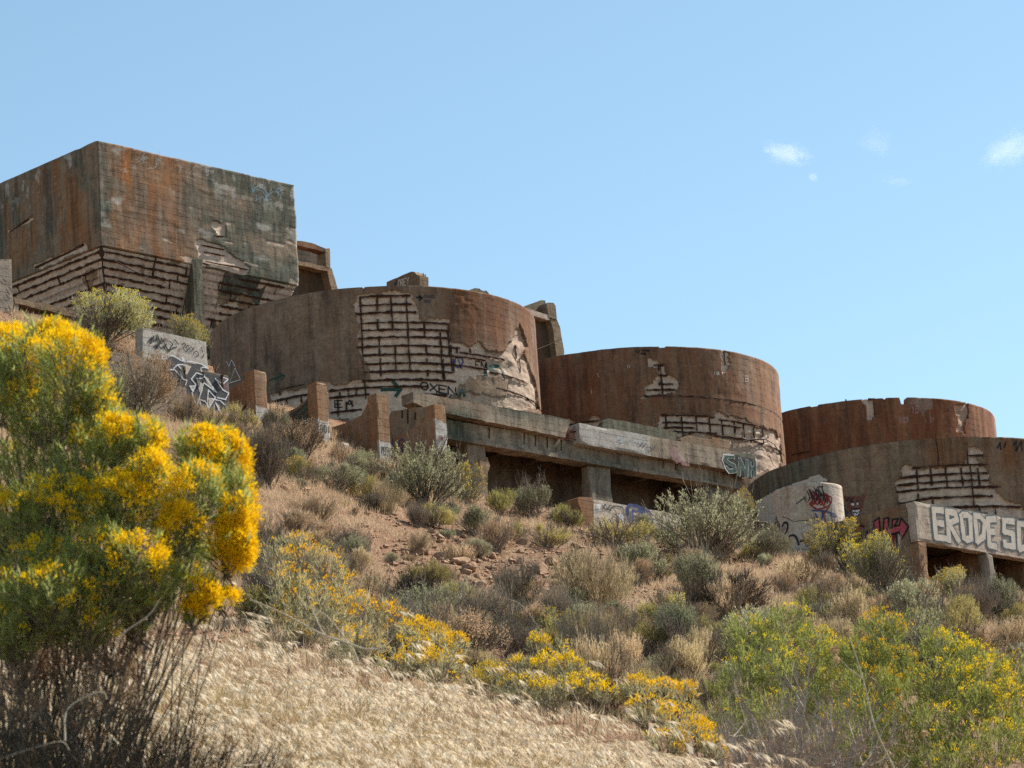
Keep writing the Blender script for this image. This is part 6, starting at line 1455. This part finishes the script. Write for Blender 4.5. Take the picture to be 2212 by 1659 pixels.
# bare grey thicket in front of it
for i, (px, Y, n1, L, lab) in enumerate(((1700, 21.0, 20, 1.0, 'tall bare grey twig bush before the flowering thicket'), (1590, 20.6, 12, .8, 'thin bare grey bush leaning beside the golden clump'), (1800, 21.5, 10, .75, 'low bare grey bush in front of the domed rabbitbrush'))):
    skirt('grey_twig_bush', lab, 'bush', gbase(px, Y), n1, L, 7, 5, 'pgrey', 730 + i, (.75, 1.45), (0, 6.28), 0.012, 'bare grey bushes before the thicket')

# ------------------------------------------------------------------ single dry stalks
def stalk(name, label, cat_, polylines, Y, r, mat='stalk', heads=(), group=None):
    base = at_y(*polylines[0][0], Y); o = thing(name, label, cat_, tuple(base), group)
    mb = MB()
    for j, pl_ in enumerate(polylines):
        c = cat(pl_, 5); P = np.array([at_y(x, y, Y + .02 * j) for x, y in c]); mb.add(*tubes(P[None], np.linspace(r, r * .5, len(P))[None] * (1 if j == 0 else .65), 5))
    mb.build('stem', V[mat], o)
    for (hx, hy, hr) in heads:
        c = at_y(hx, hy, Y); k = (c @ CF) / F * hr; rg = np.random.default_rng(int(hx)); q = unit(rg.normal(size=(70, 3)) + [0, 0, .4])
        MB().add(*diamonds(c + q * k * .3, q, k, k * .3, rg)).build('seed_head', V['brown'], o)
    kids(o, Matrix.Translation(-Vector(tuple(base)))); return o
stalk('thistle', 'tall dry thistle stalk with brown seed heads before the flowering thicket', 'thistle', [[(1932, 1662), (1890, 1570), (1865, 1470), (1850, 1420), (1832, 1370)], [(1862, 1465), (1830, 1440), (1805, 1412)], [(1850, 1400), (1862, 1370)]], 18.5, .0052, heads=[(1832, 1365, 12), (1803, 1405, 10), (1862, 1368, 8), (1806, 1425, 8)])
stalk('dry_weed', 'thin dry weed stalk with sparse heads in the thicket corner', 'weed', [[(2010, 1662), (2000, 1620), (1998, 1590)], [(2003, 1630), (2012, 1610)]], 18.8, .005, heads=[(1998, 1585, 7), (2075, 1590, 6)], mat='twig')
stalk('bent_stalk', 'long pale bent stem crossing above the grass beside yellow flowers', 'dry stem', [[(830, 1400), (790, 1402), (740, 1385), (700, 1372), (640, 1340), (590, 1315), (540, 1295)], [(700, 1372), (680, 1330), (665, 1290)], [(740, 1390), (700, 1425), (680, 1450)]], 16.5, .006)
stalk('bent_stalk', 'pale hooked stem among the yellow flowers', 'dry stem', [[(775, 1435), (760, 1400), (705, 1330), (660, 1310), (640, 1280)]], 17, .0045)
stalk('bent_stalk', 'pale broken stem in the dark brush under the big rabbitbrush', 'dry stem', [[(140, 1600), (142, 1540), (175, 1510), (220, 1495), (232, 1510)]], 11.3, .0036)
stalk('bent_stalk', 'pale curved stem lying low across the dark brush', 'dry stem', [[(0, 1640), (60, 1620), (130, 1602), (150, 1620)]], 11.2, .0036)
stalk('bent_stalk', 'pale slanting stem between dark brush and grass', 'dry stem', [[(240, 1420), (265, 1370), (320, 1330), (345, 1295)]], 11.4, .0034)
stalk('dry_weed', 'slender tan grass stalk arching over the golden clump', 'weed', [[(1270, 1560), (1230, 1480), (1190, 1400), (1130, 1310), (1080, 1290)]], 17.5, .0022, mat='stalk')
stalk('dry_weed', 'slender tan stalk leaning beside the low golden clump', 'weed', [[(1500, 1640), (1480, 1560), (1450, 1480), (1420, 1440)]], 17.5, .0022, mat='stalk')
for x_, y_ in ((1000, 1560), (860, 1480), (430, 1600), (700, 1600), (1250, 1640)): pass

# ------------------------------------------------------------------ thin clouds far behind the hill
def cloud_mat(name, dens, sc, seed):
    m = bpy.data.materials.new(name); m.use_nodes = True; t = NT(m)
    tc = t.n('ShaderNodeTexCoord').outputs['Object']
    mp = t.n('ShaderNodeMapping'); mp.inputs['Location'].default_value = (seed, seed * .3, 0); t.l(tc, mp.inputs[0])
    nz = t.noise(mp.outputs[0], sc, 5, .62, .6)
    ln = t.n('ShaderNodeVectorMath', operation='LENGTH'); t.l(tc, ln.inputs[0])
    fall = t.ramp(ln.outputs['Value'], .15, .95, 1, 0)
    v = t.math('SUBTRACT', t.math('ADD', t.math('MULTIPLY', fall, .50), nz), .78)
    pv = t.n('ShaderNodeVolumePrincipled'); pv.inputs['Color'].default_value = (1, 1, 1, 1); pv.inputs['Anisotropy'].default_value = .55
    t.l(t.math('MULTIPLY', t.ramp(v, 0, .5), dens), pv.inputs['Density']); t.l(pv.outputs[0], t.out.inputs['Volume'])
    return m
def cloud(px, py, rx, ry, rot, dens, sc, seed, label):
    D = 6000.0; c = at_y(px, py, D); k = (c @ CF) / F
    bm = bmesh.new(); bmesh.ops.create_icosphere(bm, subdivisions=3, radius=1); me = bpy.data.meshes.new('cloud'); bm.to_mesh(me); bm.free()
    me.materials.append(cloud_mat('cloud_vapour', .6 * dens / (ry * k), sc, seed)); o = obj('cloud', me)
    o.location = tuple(c); o.scale = (rx * k, ry * k * 1.2, ry * k); o.rotation_euler = (0, rot, 0)
    return tag(o, label, 'cloud', 'small clouds in the blue sky')
cloud(1700, 332, 95, 48, .25, 1.5, 2.3, 3.1, 'brightest small white cloud above the farthest tank')
cloud(1756, 382, 26, 22, .6, .7, 1.8, 9.4, 'tiny faint puff just under the brightest cloud')
cloud(2185, 320, 140, 75, -.35, 1.0, 2.3, 5.2, 'soft white cloud cut by the frame edge')
cloud(1890, 310, 70, 55, .5, .32, 1.8, 7.7, 'faintest thin wisp between the two brighter clouds')
cloud(1940, 392, 70, 24, .1, .34, 2.0, 12.7, 'faint low streak of cloud under the thin wisp')

# ------------------------------------------------------------------ paint, cracks and bars belong to the part they sit on
DECAL = ('graffiti', 'crack_or_slot', 'lettering', 'spalled_hole', 'pit', 'rebar')
def box_of(o):
    co = np.empty(len(o.data.vertices) * 3); o.data.vertices.foreach_get('co', co); co = co.reshape(-1, 3); return co.min(0), co.max(0)
for root in [o for o in COL.objects if o.type == 'EMPTY' and o.parent is None]:
    ch = list(root.children); dec = [c for c in ch if c.name.split('.')[0] in DECAL]
    if not dec: continue
    main = [(c, *box_of(c)) for c in ch if c not in dec and c.type == 'MESH']
    for d in dec:
        lo, hi = box_of(d); m = (lo + hi) / 2
        best = min(main, key=lambda q: (round(float(np.linalg.norm(np.maximum(0, np.maximum(q[1] - m, m - q[2])))), 1), float(np.prod(q[2] - q[1] + .01))))
        d.parent = best[0]; d.matrix_parent_inverse = Matrix.Identity(4)
